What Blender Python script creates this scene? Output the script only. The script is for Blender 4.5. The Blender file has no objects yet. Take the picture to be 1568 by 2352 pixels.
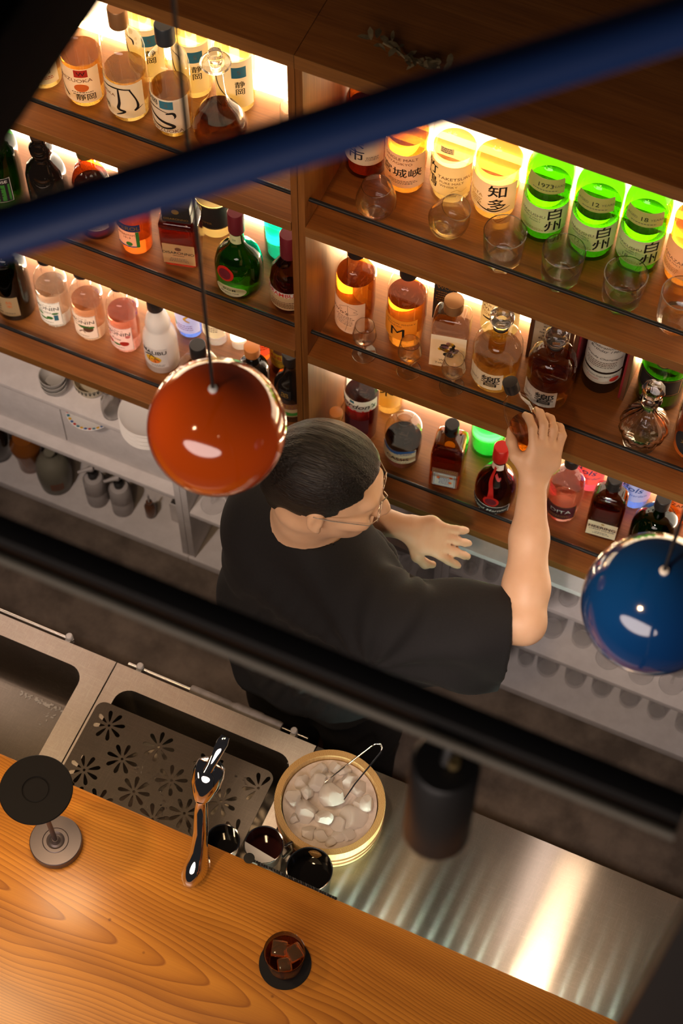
import bpy, bmesh, math, random
import numpy as np
from mathutils import Vector, Matrix
random.seed(4)
S = bpy.context.scene
COL = S.collection
PI = math.pi

# ------------------------------------------------------------------ camera
cam_d = bpy.data.cameras.new('camera')
cam = bpy.data.objects.new('camera', cam_d)
COL.objects.link(cam)
_R = ((0.914, 0.4058, 0.0046), (0.3586, -0.8022, -0.4773), (-0.19, 0.4379, -0.8787))
_r, _d, _f = [Vector(a) for a in _R]
cam.matrix_world = Matrix(((_r.x, -_d.x, -_f.x, 0), (_r.y, -_d.y, -_f.y, 0), (_r.z, -_d.z, -_f.z, 4.66), (0, 0, 0, 1)))
cam_d.sensor_fit = 'VERTICAL'
cam_d.sensor_height = 36
cam_d.sensor_width = 24
cam_d.lens = 36 * 4400 / 2352
cam_d.clip_start = 0.05
cam_d.dof.use_dof = True
cam_d.dof.focus_distance = 3.72
cam_d.dof.aperture_fstop = 4.8
S.camera = cam

# ------------------------------------------------------------------ world, exposure, lights
S.view_settings.view_transform = 'Standard'
S.view_settings.look = 'None'
S.view_settings.gamma = 1
S.view_settings.exposure = 0.0
S.view_settings.use_curve_mapping = False
S.cycles.max_bounces = 14
S.cycles.diffuse_bounces = 3
S.cycles.glossy_bounces = 4
S.cycles.transmission_bounces = 12
S.cycles.transparent_max_bounces = 24
S.cycles.caustics_reflective = False
S.cycles.sample_clamp_indirect = 6
S.cycles.use_denoising = True
W = bpy.data.worlds.new('world')
S.world = W
W.use_nodes = True
W.node_tree.nodes['Background'].inputs[0].default_value = (0.55, 0.48, 0.5, 1)
W.node_tree.nodes['Background'].inputs[1].default_value = 0.03

def light(name, kind, loc, aim, energy, color, **kw):
    d = bpy.data.lights.new(name, kind)
    o = bpy.data.objects.new(name, d)
    COL.objects.link(o)
    o.location = loc
    o.rotation_euler = (Vector(aim) - Vector(loc)).to_track_quat('-Z', 'Y').to_euler()
    d.energy = energy
    d.color = color
    for k, v in kw.items():
        setattr(d, k, v)
    return o
WARM = (1, 0.72, 0.42)
light('counter_spot_light', 'SPOT', (-1.45, 0.62, 3.0), (-1.15, 0.72, 1.05), 50, (1, 0.66, 0.34), spot_size=1.0, spot_blend=0.9, shadow_soft_size=0.06)
light('counter_spot_light', 'SPOT', (-0.55, 0.62, 3.0), (-0.62, 0.85, 1.05), 20, (1, 0.66, 0.34), spot_size=1.0, spot_blend=0.9, shadow_soft_size=0.05)
for x in (-1.75, -1.05, -0.3):
    light('shelf_spot_light', 'SPOT', (x, 0.62, 3.0), (x - 0.05, 2.05, 1.48), 46, (1, 0.64, 0.34), spot_size=0.78, spot_blend=0.8, shadow_soft_size=0.05)
for p, x in (((-1.55, 0.64, 2.85), -1.55), ((-0.1695, 0.6449, 2.7516), -0.12)):
    light('cabinet_fill_spot', 'SPOT', p, (x, 2.06, 0.28), 78, (1, 0.82, 0.74), spot_size=0.64, spot_blend=0.85, shadow_soft_size=0.03)  # added to brighten the white cabinets; the right one shines from the spot lamp
light('room_light', 'AREA', (-0.6, -1.6, 3.2), (-0.7, 1.6, 0.7), 62, (1, 0.82, 0.74), shape='ELLIPSE', size=3.4, size_y=1.2)

# ------------------------------------------------------------------ object helpers
def tag(o, label=None, cat=None, group=None, kind=None):
    if label: o['label'] = label
    if cat: o['category'] = cat
    if group: o['group'] = group
    if kind: o['kind'] = kind
    return o

def thing(name, label, cat, loc=(0, 0, 0), rz=0.0, group=None):
    o = bpy.data.objects.new(name, None)
    COL.objects.link(o)
    o.empty_display_size = 0.02
    o.location = loc
    o.rotation_euler = (0, 0, rz)
    return tag(o, label, cat, group)

class MB:
    """collects shapes into one mesh"""
    def __init__(s):
        s.v = []; s.f = []; s.m = []; s.sm = []; s.slots = []
    def slot(s, mat):
        if mat not in s.slots: s.slots.append(mat)
        return s.slots.index(mat)
    def add(s, v, f, mat, smooth=True, xf=None):
        b = len(s.v); i = s.slot(mat)
        if xf is not None: v = [tuple(xf @ Vector(p)) for p in v]
        s.v += [tuple(p) for p in v]
        s.f += [tuple(b + k for k in q) for q in f]
        s.m += [i] * len(f); s.sm += [smooth] * len(f)
        return s
    def box(s, lo, hi, mat, bev=0.0, xf=None):
        bm = bmesh.new()
        bmesh.ops.create_cube(bm, size=1)
        for p in bm.verts:
            p.co = Vector([(lo[k] + hi[k]) / 2 + p.co[k] * (hi[k] - lo[k]) for k in range(3)])
        if bev: bmesh.ops.bevel(bm, geom=list(bm.edges), offset=bev, segments=2, affect='EDGES', profile=0.6)
        bm.verts.ensure_lookup_table()
        for k, p in enumerate(bm.verts): p.index = k
        s.add([p.co.copy() for p in bm.verts], [[p.index for p in f.verts] for f in bm.faces], mat, False, xf)
        bm.free()
        return s
    def lathe(s, prof, mat, n=40, xf=None, c=(0, 0), smooth=True, sq=None, rf=None):
        """prof: list of (radius, z); sq: superellipse exponent and x/y stretch for squarish sections"""
        v = []; f = []; rings = []
        for r, z in prof:
            if r < 1e-6:
                rings.append([len(v)]); v.append((c[0], c[1], z))
            else:
                ring = []
                for k in range(n):
                    a = 2 * PI * k / n
                    x, y = math.cos(a), math.sin(a)
                    if sq:
                        e, sx, sy = sq
                        q = (abs(x) ** e + abs(y) ** e) ** (-1 / e)
                        x *= q * sx; y *= q * sy
                    if rf: q = rf(a, z); x *= q; y *= q
                    ring.append(len(v)); v.append((c[0] + r * x, c[1] + r * y, z))
                rings.append(ring)
        for a, b in zip(rings, rings[1:]):
            if len(a) == 1 and len(b) == 1: continue
            for k in range(n):
                k2 = (k + 1) % n
                if len(a) == 1: f.append((a[0], b[k2], b[k]))
                elif len(b) == 1: f.append((a[k], a[k2], b[0]))
                else: f.append((a[k], a[k2], b[k2], b[k]))
        return s.add(v, f, mat, smooth, xf)
    def tube(s, pts, r, mat, n=10, xf=None, cap=True):
        pts = [Vector(p) for p in pts]
        rr = r if isinstance(r, (list, tuple)) else [r] * len(pts)
        v = []; f = []
        up = None
        for k, p in enumerate(pts):
            t = (pts[min(k + 1, len(pts) - 1)] - pts[max(k - 1, 0)]).normalized()
            if up is None: up = t.orthogonal().normalized()
            up = (up - t * up.dot(t)).normalized()
            sd = t.cross(up)
            for j in range(n):
                a = 2 * PI * j / n
                v.append(p + (up * math.cos(a) + sd * math.sin(a)) * rr[k])
        for k in range(len(pts) - 1):
            for j in range(n):
                j2 = (j + 1) % n
                f.append((k * n + j, k * n + j2, (k + 1) * n + j2, (k + 1) * n + j))
        if cap:
            f.append(tuple(range(n - 1, -1, -1))); f.append(tuple(range((len(pts) - 1) * n, len(pts) * n)))
        return s.add(v, f, mat, True, xf)
    def prism(s, poly, z0, z1, mat, xf=None, smooth=False):
        n = len(poly)
        v = [(x, y, z0) for x, y in poly] + [(x, y, z1) for x, y in poly]
        f = [tuple(range(n - 1, -1, -1)), tuple(range(n, 2 * n))] + [(k, (k + 1) % n, n + (k + 1) % n, n + k) for k in range(n)]
        return s.add(v, f, mat, smooth, xf)
    def build(s, name, parent=None, loc=None, rot=None, angle=40):
        me = bpy.data.meshes.new(name)
        me.from_pydata(s.v, [], s.f)
        for m in s.slots: me.materials.append(m)
        me.polygons.foreach_set('material_index', s.m)
        me.polygons.foreach_set('use_smooth', s.sm)
        me.update()
        bm = bmesh.new(); bm.from_mesh(me)
        bmesh.ops.recalc_face_normals(bm, faces=bm.faces)
        bm.to_mesh(me); bm.free()
        if angle: me.set_sharp_from_angle(angle=math.radians(angle))
        o = bpy.data.objects.new(name, me)
        COL.objects.link(o)
        if parent: o.parent = parent
        if loc: o.location = loc
        if rot: o.rotation_euler = rot
        return o

def copy_tree(o, parent=None):
    c = o.copy(); COL.objects.link(c)
    if parent: c.parent = parent
    for ch in list(o.children): copy_tree(ch, c)
    return c

# ------------------------------------------------------------------ materials
def mat(name, col=(0.5, 0.5, 0.5), rough=0.5, metal=0.0, emit=None, es=0.0, trans=0.0, ior=1.45, alpha=1.0, coat=0.0, spec=0.5, **kw):
    m = bpy.data.materials.new(name)
    m.use_nodes = True
    b = m.node_tree.nodes['Principled BSDF']
    b.inputs['Base Color'].default_value = (*col, 1)
    b.inputs['Roughness'].default_value = rough
    b.inputs['Metallic'].default_value = metal
    b.inputs['Transmission Weight'].default_value = trans
    b.inputs['IOR'].default_value = ior
    b.inputs['Coat Weight'].default_value = coat
    b.inputs['Specular IOR Level'].default_value = spec
    if emit:
        b.inputs['Emission Color'].default_value = (*emit, 1)
        b.inputs['Emission Strength'].default_value = es
    for k, v in kw.items():
        b.inputs[k.replace('_', ' ')].default_value = v
    return m

class NT:
    """short node-tree writer"""
    def __init__(s, m): s.m = m; s.t = m.node_tree; s.b = s.t.nodes.get('Principled BSDF')
    def n(s, typ, inp=None, **props):
        o = s.t.nodes.new(typ)
        for k, v in props.items(): setattr(o, k, v)
        for k, v in (inp or {}).items():
            if isinstance(v, bpy.types.NodeSocket): s.t.links.new(v, o.inputs[k])
            else: o.inputs[k].default_value = v
        return o
    def math(s, op, a, b=0.0, c=0.0):
        return s.n('ShaderNodeMath', {0: a, 1: b, 2: c}, operation=op).outputs[0]
    def link(s, a, b): s.t.links.new(a, b)
    def ramp(s, fac, stops, interp='LINEAR'):
        r = s.n('ShaderNodeValToRGB', {0: fac})
        r.color_ramp.interpolation = interp
        e = r.color_ramp.elements
        while len(e) < len(stops): e.new(0.5)
        for k, (p, c) in enumerate(stops):
            e[k].position = p; e[k].color = (*c, 1) if len(c) == 3 else c
        return r.outputs[0]
    def bump(s, h, strength=0.2, dist=0.001):
        b = s.n('ShaderNodeBump', {'Height': h, 'Strength': strength, 'Distance': dist})
        s.link(b.outputs[0], s.b.inputs['Normal'])

def noisy(name, c1, c2, scale, rough=0.5, stretch=(1, 1, 1), detail=5, bump=0.0, lo=0.35, hi=0.65, coords='Object', **kw):
    m = mat(name, c1, rough, **kw); t = NT(m)
    tc = t.n('ShaderNodeTexCoord')
    mp = t.n('ShaderNodeMapping', {'Vector': tc.outputs[coords], 'Scale': stretch})
    nz = t.n('ShaderNodeTexNoise', {'Vector': mp.outputs[0], 'Scale': scale, 'Detail': detail, 'Roughness': 0.6})
    c = t.ramp(nz.outputs[0], [(lo, c1), (hi, c2)])
    t.link(c, t.b.inputs['Base Color'])
    if bump: t.bump(nz.outputs[0], bump)
    return m

def thin_glass(name, tint=(1, 1, 1), rough=0.02, refl=1.0):
    """wall of a bottle: clear or tinted, with a mirror-like skin"""
    m = bpy.data.materials.new(name); m.use_nodes = True
    t = NT(m); t.t.nodes.remove(t.b)
    tr = t.n('ShaderNodeBsdfTransparent', {'Color': (*tint, 1)})
    gl = t.n('ShaderNodeBsdfGlossy', {'Color': (1, 1, 1, 1), 'Roughness': rough})
    lw = t.n('ShaderNodeFresnel', {'IOR': 1.5})
    ge = t.n('ShaderNodeNewGeometry')
    fa = t.math('MULTIPLY', t.math('MULTIPLY', lw.outputs[0], refl), t.math('SUBTRACT', 1.0, ge.outputs['Backfacing']))
    mx = t.n('ShaderNodeMixShader', {0: fa, 1: tr.outputs[0], 2: gl.outputs[0]})
    t.link(mx.outputs[0], t.t.nodes['Material Output'].inputs[0])
    return m

def liquid(name, col, ior=1.33, clear=0.34):
    """coloured spirit: part bends the light, part lets it straight through so that labels glow from behind"""
    m = mat(name, col, 0.0, trans=1.0, ior=ior); t = NT(m)
    tr = t.n('ShaderNodeBsdfTransparent', {'Color': (*[c ** 0.72 for c in col], 1)})
    mx = t.n('ShaderNodeMixShader', {0: clear, 1: t.b.outputs[0], 2: tr.outputs[0]})
    t.link(mx.outputs[0], t.t.nodes['Material Output'].inputs[0])
    return m

def paper(name, col, trans=0.35, rough=0.6):
    """label paper that lets some of the light behind it through"""
    m = mat(name, col, rough); t = NT(m)
    tl = t.n('ShaderNodeBsdfTranslucent', {'Color': (*col, 1)})
    mx = t.n('ShaderNodeMixShader', {0: trans, 1: t.b.outputs[0], 2: tl.outputs[0]})
    t.link(mx.outputs[0], t.t.nodes['Material Output'].inputs[0])
    return m

def grain_wood(name, c_dark, c_mid, c_light, axis=0, freq=1.0, rough=0.45, bump=0.08, coat=0.0):
    m = mat(name, c_mid, rough, coat=coat); t = NT(m)
    tc = t.n('ShaderNodeTexCoord')
    sc = [28 * freq, 28 * freq, 28 * freq]; sc[axis] = 1.6 * freq
    mp = t.n('ShaderNodeMapping', {'Vector': tc.outputs['Object'], 'Scale': sc})
    n1 = t.n('ShaderNodeTexNoise', {'Vector': mp.outputs[0], 'Scale': 1.0, 'Detail': 6, 'Roughness': 0.65, 'Distortion': 0.4})
    sc2 = [300 * freq, 300 * freq, 300 * freq]; sc2[axis] = 9 * freq
    mp2 = t.n('ShaderNodeMapping', {'Vector': tc.outputs['Object'], 'Scale': sc2})
    n2 = t.n('ShaderNodeTexNoise', {'Vector': mp2.outputs[0], 'Scale': 1.0, 'Detail': 3})
    f = t.math('ADD', t.math('MULTIPLY', n1.outputs[0], 0.62), t.math('MULTIPLY', n2.outputs[0], 0.38))
    c = t.ramp(f, [(0.34, c_dark), (0.5, c_mid), (0.66, c_light)])
    t.link(c, t.b.inputs['Base Color'])
    t.bump(n2.outputs[0], bump)
    return m
M = {}
M['shelf_wood'] = grain_wood('brown_shelf_wood', (0.115, 0.034, 0.005), (0.18, 0.058, 0.009), (0.24, 0.085, 0.015), 0)
M['post_wood'] = grain_wood('brown_upright_wood', (0.13, 0.045, 0.008), (0.20, 0.072, 0.013), (0.27, 0.105, 0.022), 2)
M['edge_wood'] = grain_wood('shelf_edge_banding', (0.14, 0.055, 0.012), (0.20, 0.08, 0.017), (0.26, 0.11, 0.025), 0)
M['black_rod'] = mat('black_rail_metal', (0.008, 0.008, 0.009), 0.45, spec=.25)
M['white_board'] = noisy('white_cabinet_board', (0.60, 0.56, 0.54), (0.66, 0.62, 0.6), 30, 0.55)
M['plinth_shadow'] = mat('shadow_dark', (0.03, 0.025, 0.025), 0.8)  # shadow under the bottom boards, put into the plinth colour
M['glow_warm'] = mat('warm_light_panel', (0.9, 0.85, 0.75), 0.6, emit=(1, 0.74, 0.46), es=3.6)
M['glow_white'] = mat('white_light_panel', (0.9, 0.88, 0.85), 0.6, emit=(1, 0.82, 0.62), es=3.6)
M['led_warm'] = mat('warm_led_strip', (0.9, 0.85, 0.75), 0.6, emit=(1, 0.66, 0.32), es=45.0)
M['led_white'] = mat('white_led_strip', (0.9, 0.88, 0.85), 0.6, emit=(1, 0.76, 0.5), es=40.0)
M['steel'] = mat('brushed_stainless_steel', (0.56, 0.52, 0.48), 0.32, 1.0)
M['steel_plain'] = mat('satin_steel', (0.6, 0.57, 0.54), 0.28, 1.0)
M['chrome'] = mat('polished_chrome', (0.85, 0.84, 0.82), 0.04, 1.0)
M['black_metal'] = mat('black_painted_steel', (0.01, 0.0095, 0.009), 0.45)
M['black'] = mat('black_plastic', (0.015, 0.014, 0.014), 0.4)
M['white'] = mat('white_glaze', (0.75, 0.73, 0.7), 0.25)
M['ink'] = mat('black_ink', (0.01, 0.009, 0.008), 0.6)
def table_glass(name, col, clear=0.12):
    m = mat(name, col, 0.0, trans=1.0, ior=1.45); t = NT(m)
    tr = t.n('ShaderNodeBsdfTransparent', {'Color': (*col, 1)})
    mx = t.n('ShaderNodeMixShader', {0: clear, 1: t.b.outputs[0], 2: tr.outputs[0]})
    t.link(mx.outputs[0], t.t.nodes['Material Output'].inputs[0])
    return m
M['glass'] = table_glass('clear_drinking_glass', (.98, .98, .97))
M['light_glass'] = table_glass('thin_clear_glass', (.98, .98, .98), 0.62)
M['crystal'] = mat('cut_crystal', (1, 1, 1), 0.0, trans=1.0, ior=1.5)
M['bottle_clear'] = thin_glass('clear_bottle_glass', (0.97, 0.98, 0.97))

# ================================================================== the room
def slab(name, lo, hi, m, kind='structure', bev=0.0):
    return tag(MB().box(lo, hi, m, bev).build(name), kind=kind)
M['floor'] = noisy('dark_stained_concrete', (0.10, 0.075, 0.056), (0.20, 0.155, 0.118), 9, 0.55, detail=9, bump=0.1, lo=0.38, hi=0.64)
slab('floor', (-3.4, -2.6, -0.1), (2.0, 2.75, 0.0), M['floor'])
M['wall'] = noisy('dark_plaster', (0.10, 0.085, 0.075), (0.13, 0.11, 0.1), 6, 0.8)
slab('wall_back', (-3.4, 2.75, -0.1), (2.0, 2.85, 5.2), M['wall'])

# ================================================================== back bar shelving: two units side by side
ZS = (1.72, 1.277, 0.808)          # tops of the three bottle shelves
YF, YB = 2.0, 2.280                # front edge and light panel
def shelf_unit(x0, x1, label, glows):
    u = thing('bottle_shelf_unit', label, 'shelf unit', ((x0 + x1) / 2, YB, 0.7))
    inv = Matrix.Translation((-(x0 + x1) / 2, -YB, -0.7))
    for xa in (x0, x1 - 0.014):
        MB().box((xa, YF, 0.72), (xa + 0.014, YB + 0.06, 2.156), M['post_wood'], 0.001, inv).build('side_panel', u)
    for xa in (x0 + 0.0141, x1 - 0.0153):
        MB().box((xa, 2.205, 0.81), (xa + 0.0012, YB, 2.155), M['white_board'], 0, inv).build('light_reveal', u)
    MB().box((x0, YF, 2.157), (x1, 2.74, 2.190), M['shelf_wood'], 0.001, inv).box((x0, YF - 0.0015, 2.1572), (x1, YF + 0.0005, 2.1898), M['edge_wood'], 0, inv).build('top_board', u)
    for z in ZS:
        MB().box((x0 + 0.0145, YF, z - 0.028), (x1 - 0.0145, YB, z), M['shelf_wood'], 0.001, inv).box((x0 + 0.0145, YF - 0.0015, z - 0.0278), (x1 - 0.0145, YF + 0.0005, z - 0.0003), M['edge_wood'], 0, inv).build('shelf_board', u)
        MB().tube([(x0 + 0.0146, YF + 0.02, z + 0.062), (x1 - 0.0146, YF + 0.02, z + 0.062)], 0.0045, M['black_rod'], 12, inv).build('guard_rail', u)
    MB().box((x0 + 0.0145, YB + 0.03, 0.72), (x1 - 0.0145, YB + 0.05, 2.156), M['shelf_wood'], 0, inv).build('back_panel', u)
    tops = (2.156,) + tuple(z - 0.028 for z in ZS[:2])
    for z, t, g in zip(ZS, tops, glows):
        MB().box((x0 + 0.0165, YB + 0.001, z + 0.002), (x1 - 0.0165, YB + 0.02, t - 0.002), M[g], 0, inv).build('light_panel', u)
        MB().box((x0 + 0.0165, YB - 0.012, z + 0.0005), (x1 - 0.0165, YB, z + 0.010), M[g.replace('glow', 'led')], 0, inv).build('led_strip', u)
    return u
shelf_unit(-2.35, -0.9635, 'brown wooden bottle shelving left of the tall centre upright, lit from behind', ('glow_warm', 'glow_white', 'glow_white'))
shelf_unit(-0.9625, 0.42, 'brown wooden bottle shelving right of the tall centre upright, lit from behind', ('glow_warm', 'glow_warm', 'glow_white'))

# ================================================================== white base cabinets under the bottle shelves
def base_cabinet(x0, x1, shelves, label, drawers=None, top=0.7):
    xc = (x0 + x1) / 2
    u = thing('base_cabinet', label, 'cabinet', (xc, 2.2, 0.0))
    inv = Matrix.Translation((-xc, -2.2, 0))
    w = M['white_board']
    for xa in (x0, x1 - 0.018):
        MB().box((xa, YF + 0.002, 0.062), (xa + 0.018, 2.42, top), w, 0.001, inv).build('side_panel', u)
    MB().box((x0 + 0.01, YF + 0.02, 0.0), (x1 - 0.01, 2.4, 0.03), M['plinth_shadow'], 0, inv).build('plinth', u)
    MB().box((x0, YF - 0.004, 0.03), (x1, 2.42, 0.06), w, 0.001, inv).build('bottom_board', u)
    MB().box((x0 + 0.019, 2.42, 0.062), (x1 - 0.019, 2.43, top), w, 0, inv).build('back_board', u)
    for z in shelves:
        MB().box((x0 + 0.019, YF + 0.003, z - 0.018), (x1 - 0.019, 2.419, z), w, 0.001, inv).build('shelf', u)
    if drawers:
        z0, z1, xs = drawers
        for a, b in zip(xs, xs[1:]):
            MB().box((a + 0.0015, YF + 0.035, z0), (b - 0.0015, 2.4, z1), w, 0.0015, inv).build('drawer', u)
    return u
base_cabinet(-2.35, -1.3165, (0.617, 0.375), 'white base cabinet with drawers under the left bottle shelves', (0.377, 0.565, (-2.33, -1.66, -1.336)), 0.617 - 0.0185)
base_cabinet(-1.3155, -0.6055, (0.577, 0.315), 'white base cabinet behind the bartender with glasses on its shelves', None, 0.7)
base_cabinet(-0.6045, 0.42, (0.7, 0.568, 0.31), 'white base cabinet full of tumblers under the right bottle shelves', None, 0.7 - 0.0185)

# ================================================================== bottle kit
P = {}
def pap(key, col, trans=0.28): P[key] = paper(key + '_label_paper', col, trans)
pap('cream', (0.82, 0.70, 0.47)); pap('white', (0.82, 0.78, 0.70)); pap('tan', (0.62, 0.44, 0.20)); pap('amber', (0.85, 0.45, 0.05))
pap('green', (0.01, 0.16, 0.03), 0.2); pap('yellow', (0.75, 0.48, 0.03), 0.25); pap('black', (0.012, 0.011, 0.012), 0.0)
pap('red', (0.55, 0.03, 0.015), 0.2); pap('navy', (0.02, 0.035, 0.12), 0.05); pap('sand', (0.66, 0.48, 0.25), 0.3); pap('maroon', (0.10, 0.012, 0.02), 0.0)
pap('pale', (0.88, 0.84, 0.80)); pap('teal', (0.04, 0.20, 0.26), 0.2); pap('brownp', (0.25, 0.10, 0.05), 0.1); pap('pinkp', (0.75, 0.35, 0.25), 0.4)
K = {'ink': M['ink'],
     'gold': mat('gold_print', (0.5, 0.32, 0.07), 0.35, 0.7), 'grey': mat('grey_print', (0.16, 0.13, 0.10), 0.6),
     'redk': mat('red_print', (0.55, 0.03, 0.015), 0.6), 'orange': mat('orange_print', (0.8, 0.16, 0.02), 0.6),
     'greenk': mat('green_print', (0.04, 0.22, 0.03), 0.6), 'bluek': mat('blue_print', (0.03, 0.10, 0.32), 0.6), 'white': mat('white_print', (0.8, 0.77, 0.7), 0.6),
     'yel': mat('yellow_print', (0.8, 0.45, 0.02), 0.6), 'brown': mat('brown_print', (0.16, 0.06, 0.03), 0.6), 'pink': mat('pink_print', (0.7, 0.2, 0.18), 0.6), 'mauve': mat('mauve_print', (0.35, 0.18, 0.25), 0.6),
     'teal': mat('teal_print', (0.04, 0.2, 0.28), 0.6)}
G = {'clear': M['bottle_clear'], 'green': thin_glass('green_bottle_glass', (0.26, 0.66, 0.05)), 'dgreen': thin_glass('dark_green_bottle_glass', (0.05, 0.22, 0.03)),
     'brown': thin_glass('brown_bottle_glass', (0.55, 0.22, 0.05)), 'black': mat('black_bottle_glass', (0.008, 0.006, 0.005), 0.05, spec=0.7), 'teal': thin_glass('teal_bottle_glass', (0.05, 0.65, 0.5)),
     'bgreen': thin_glass('benedictine_green_glass', (0.10, 0.42, 0.03)), 'frost': mat('white_coated_glass', (0.85, 0.80, 0.74), 0.25, trans=0.0, Subsurface_Weight=0.0), 'blue': thin_glass('blue_bottle_glass', (0.2, 0.35, 0.95)),
     'amberg': thin_glass('amber_bottle_glass', (0.8, 0.42, 0.08)), 'vgreen': thin_glass('vivid_green_glass', (0.15, 0.9, 0.25))}
G['bgreen'].name = 'olive_green_bottle_glass'
LQ = {k: liquid(k + '_liquor', c) for k, c in dict(pale=(1, 0.78, 0.28), gold=(1, 0.62, 0.13), amber=(0.74, 0.29, 0.032), dark=(0.24, 0.055, 0.009), black=(0.05, 0.015, 0.01), red=(0.24, 0.014, 0.004),
      orange=(1, 0.2, 0.02), ruby=(0.14, 0.006, 0.010), pink=(1, 0.5, 0.42), water=(0.97, 0.97, 0.94), blush=(1, 0.72, 0.52), blue=(0.15, 0.3, 0.95), magenta=(0.9, 0.12, 0.2), green=(0.30, 0.52, 0.08)).items()}
C = {'black': M['black'], 'cork': mat('copper_cork_cap', (0.36, 0.19, 0.08), 0.4, 0.4), 'navy': mat('dark_slate_cap', (0.03, 0.04, 0.05), 0.4), 'maroon': mat('maroon_capsule', (0.13, 0.012, 0.02), 0.4),
     'wax': mat('red_wax_cap', (0.5, 0.015, 0.01), 0.35), 'orange': mat('orange_screw_cap', (0.55, 0.2, 0.05), 0.45), 'gold': mat('gold_cap', (0.45, 0.3, 0.08), 0.3, 0.8), 'grey': mat('grey_cap', (0.25, 0.23, 0.2), 0.4, 0.3), 'green': mat('green_foil_cap', (0.02, 0.12, 0.04), 0.35)}

_tc = {}
def text_geo(body, bold=0.0):
    k = (body, bold)
    if k not in _tc:
        cu = bpy.data.curves.new('text', 'FONT')
        cu.body = body; cu.size = 1; cu.align_x = 'CENTER'; cu.align_y = 'CENTER'; cu.resolution_u = 3; cu.offset = bold * .35; cu.space_line = 1.06
        ob = bpy.data.objects.new('text', cu)
        me = ob.to_mesh()
        bm = bmesh.new(); bm.from_mesh(me)
        bmesh.ops.triangulate(bm, faces=bm.faces)
        for _ in range(2):
            es = [e for e in bm.edges if abs(e.verts[0].co.x - e.verts[1].co.x) > 0.22]
            if es: bmesh.ops.subdivide_edges(bm, edges=es, cuts=1); bmesh.ops.triangulate(bm, faces=bm.faces)
        bm.verts.ensure_lookup_table(); bm.verts.index_update()
        _tc[k] = ([tuple(p.co) for p in bm.verts], [[p.index for p in f.verts] for f in bm.faces])
        bm.free(); ob.to_mesh_clear(); bpy.data.objects.remove(ob); bpy.data.curves.remove(cu)
    return _tc[k]

def prof_map(prof):
    """(u, v, lift) -> point on the outside of a turned profile; v runs along the profile from its foot"""
    pts = [p for p in prof]
    i0 = max(range(len(pts)), key=lambda k: (pts[k][0] > 0.9 * max(p[0] for p in pts)) * (100 - k))
    pts = pts[i0:]
    sl = [0.0]
    for a, b in zip(pts, pts[1:]): sl.append(sl[-1] + math.hypot(b[0] - a[0], b[1] - a[1]))
    rref = pts[0][0]; z0 = pts[0][1]
    def f(u, v, e=0.0):
        v = max(0.0, v - z0)
        k = 0
        while k < len(sl) - 2 and sl[k + 1] < v: k += 1
        d = (sl[k + 1] - sl[k]) or 1e-6
        t = (v - sl[k]) / d
        a, b = pts[k], pts[k + 1]
        r = a[0] + (b[0] - a[0]) * t; z = a[1] + (b[1] - a[1]) * t
        nr, nz = (b[1] - a[1]) / d, -(b[0] - a[0]) / d
        r += nr * e; z += nz * e
        an = u / rref
        return (r * math.sin(an), -r * math.cos(an), z)
    return f
def flat_map(d):
    return lambda u, v, e=0.0: (u, -d - e, v)
def tilt_map(o, ux, vx):
    o, ux, vx = Vector(o), Vector(ux).normalized(), Vector(vx).normalized(); nn = ux.cross(vx)
    return lambda u, v, e=0.0: tuple(o + ux * u + vx * v + nn * e)

def patch(mb, fm, u0, u1, v0, v1, m, e=0.0005, nu=14, nv=3, oval=False):
    v = []; f = []
    if oval:
        cu, cv = (u0 + u1) / 2, (v0 + v1) / 2
        N, R = 28, 4
        v.append(fm(cu, cv, e))
        for k in range(1, R + 1):
            for j in range(N):
                a = 2 * PI * j / N
                v.append(fm(cu + (u1 - u0) / 2 * math.cos(a) * k / R, cv + (v1 - v0) / 2 * math.sin(a) * k / R, e))
        for j in range(N): f.append((0, 1 + j, 1 + (j + 1) % N))
        for k in range(R - 1):
            for j in range(N):
                a, b = 1 + k * N + j, 1 + k * N + (j + 1) % N
                f.append((a, a + N, b + N, b))
    else:
        for j in range(nv + 1):
            for i in range(nu + 1):
                v.append(fm(u0 + (u1 - u0) * i / nu, v0 + (v1 - v0) * j / nv, e))
        for j in range(nv):
            for i in range(nu):
                a = j * (nu + 1) + i
                f.append((a, a + 1, a + nu + 2, a + nu + 1))
    mb.add(v, f, m)

def stroke(mb, fm, pts, m, e):
    """brush stroke through (u, v, width) points"""
    P3 = []
    n = len(pts)
    for i in range(n - 1):                      # Catmull-Rom
        p0, p1, p2, p3 = pts[max(i - 1, 0)], pts[i], pts[i + 1], pts[min(i + 2, n - 1)]
        for s in range(6):
            t = s / 6
            P3.append(tuple(0.5 * (2 * p1[k] + (p2[k] - p0[k]) * t + (2 * p0[k] - 5 * p1[k] + 4 * p2[k] - p3[k]) * t * t + (3 * p1[k] - p0[k] - 3 * p2[k] + p3[k]) * t ** 3) for k in range(3)))
    P3.append(pts[-1])
    v = []; f = []
    for i, (u, w, t) in enumerate(P3):
        a, b = P3[max(i - 1, 0)], P3[min(i + 1, len(P3) - 1)]
        dx, dy = b[0] - a[0], b[1] - a[1]
        L = math.hypot(dx, dy) or 1
        nx, ny = -dy / L * t / 2, dx / L * t / 2
        v += [fm(u + nx, w + ny, e), fm(u - nx, w - ny, e)]
    for i in range(len(P3) - 1): f.append((2 * i, 2 * i + 1, 2 * i + 3, 2 * i + 2))
    mb.add(v, f, m)

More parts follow.
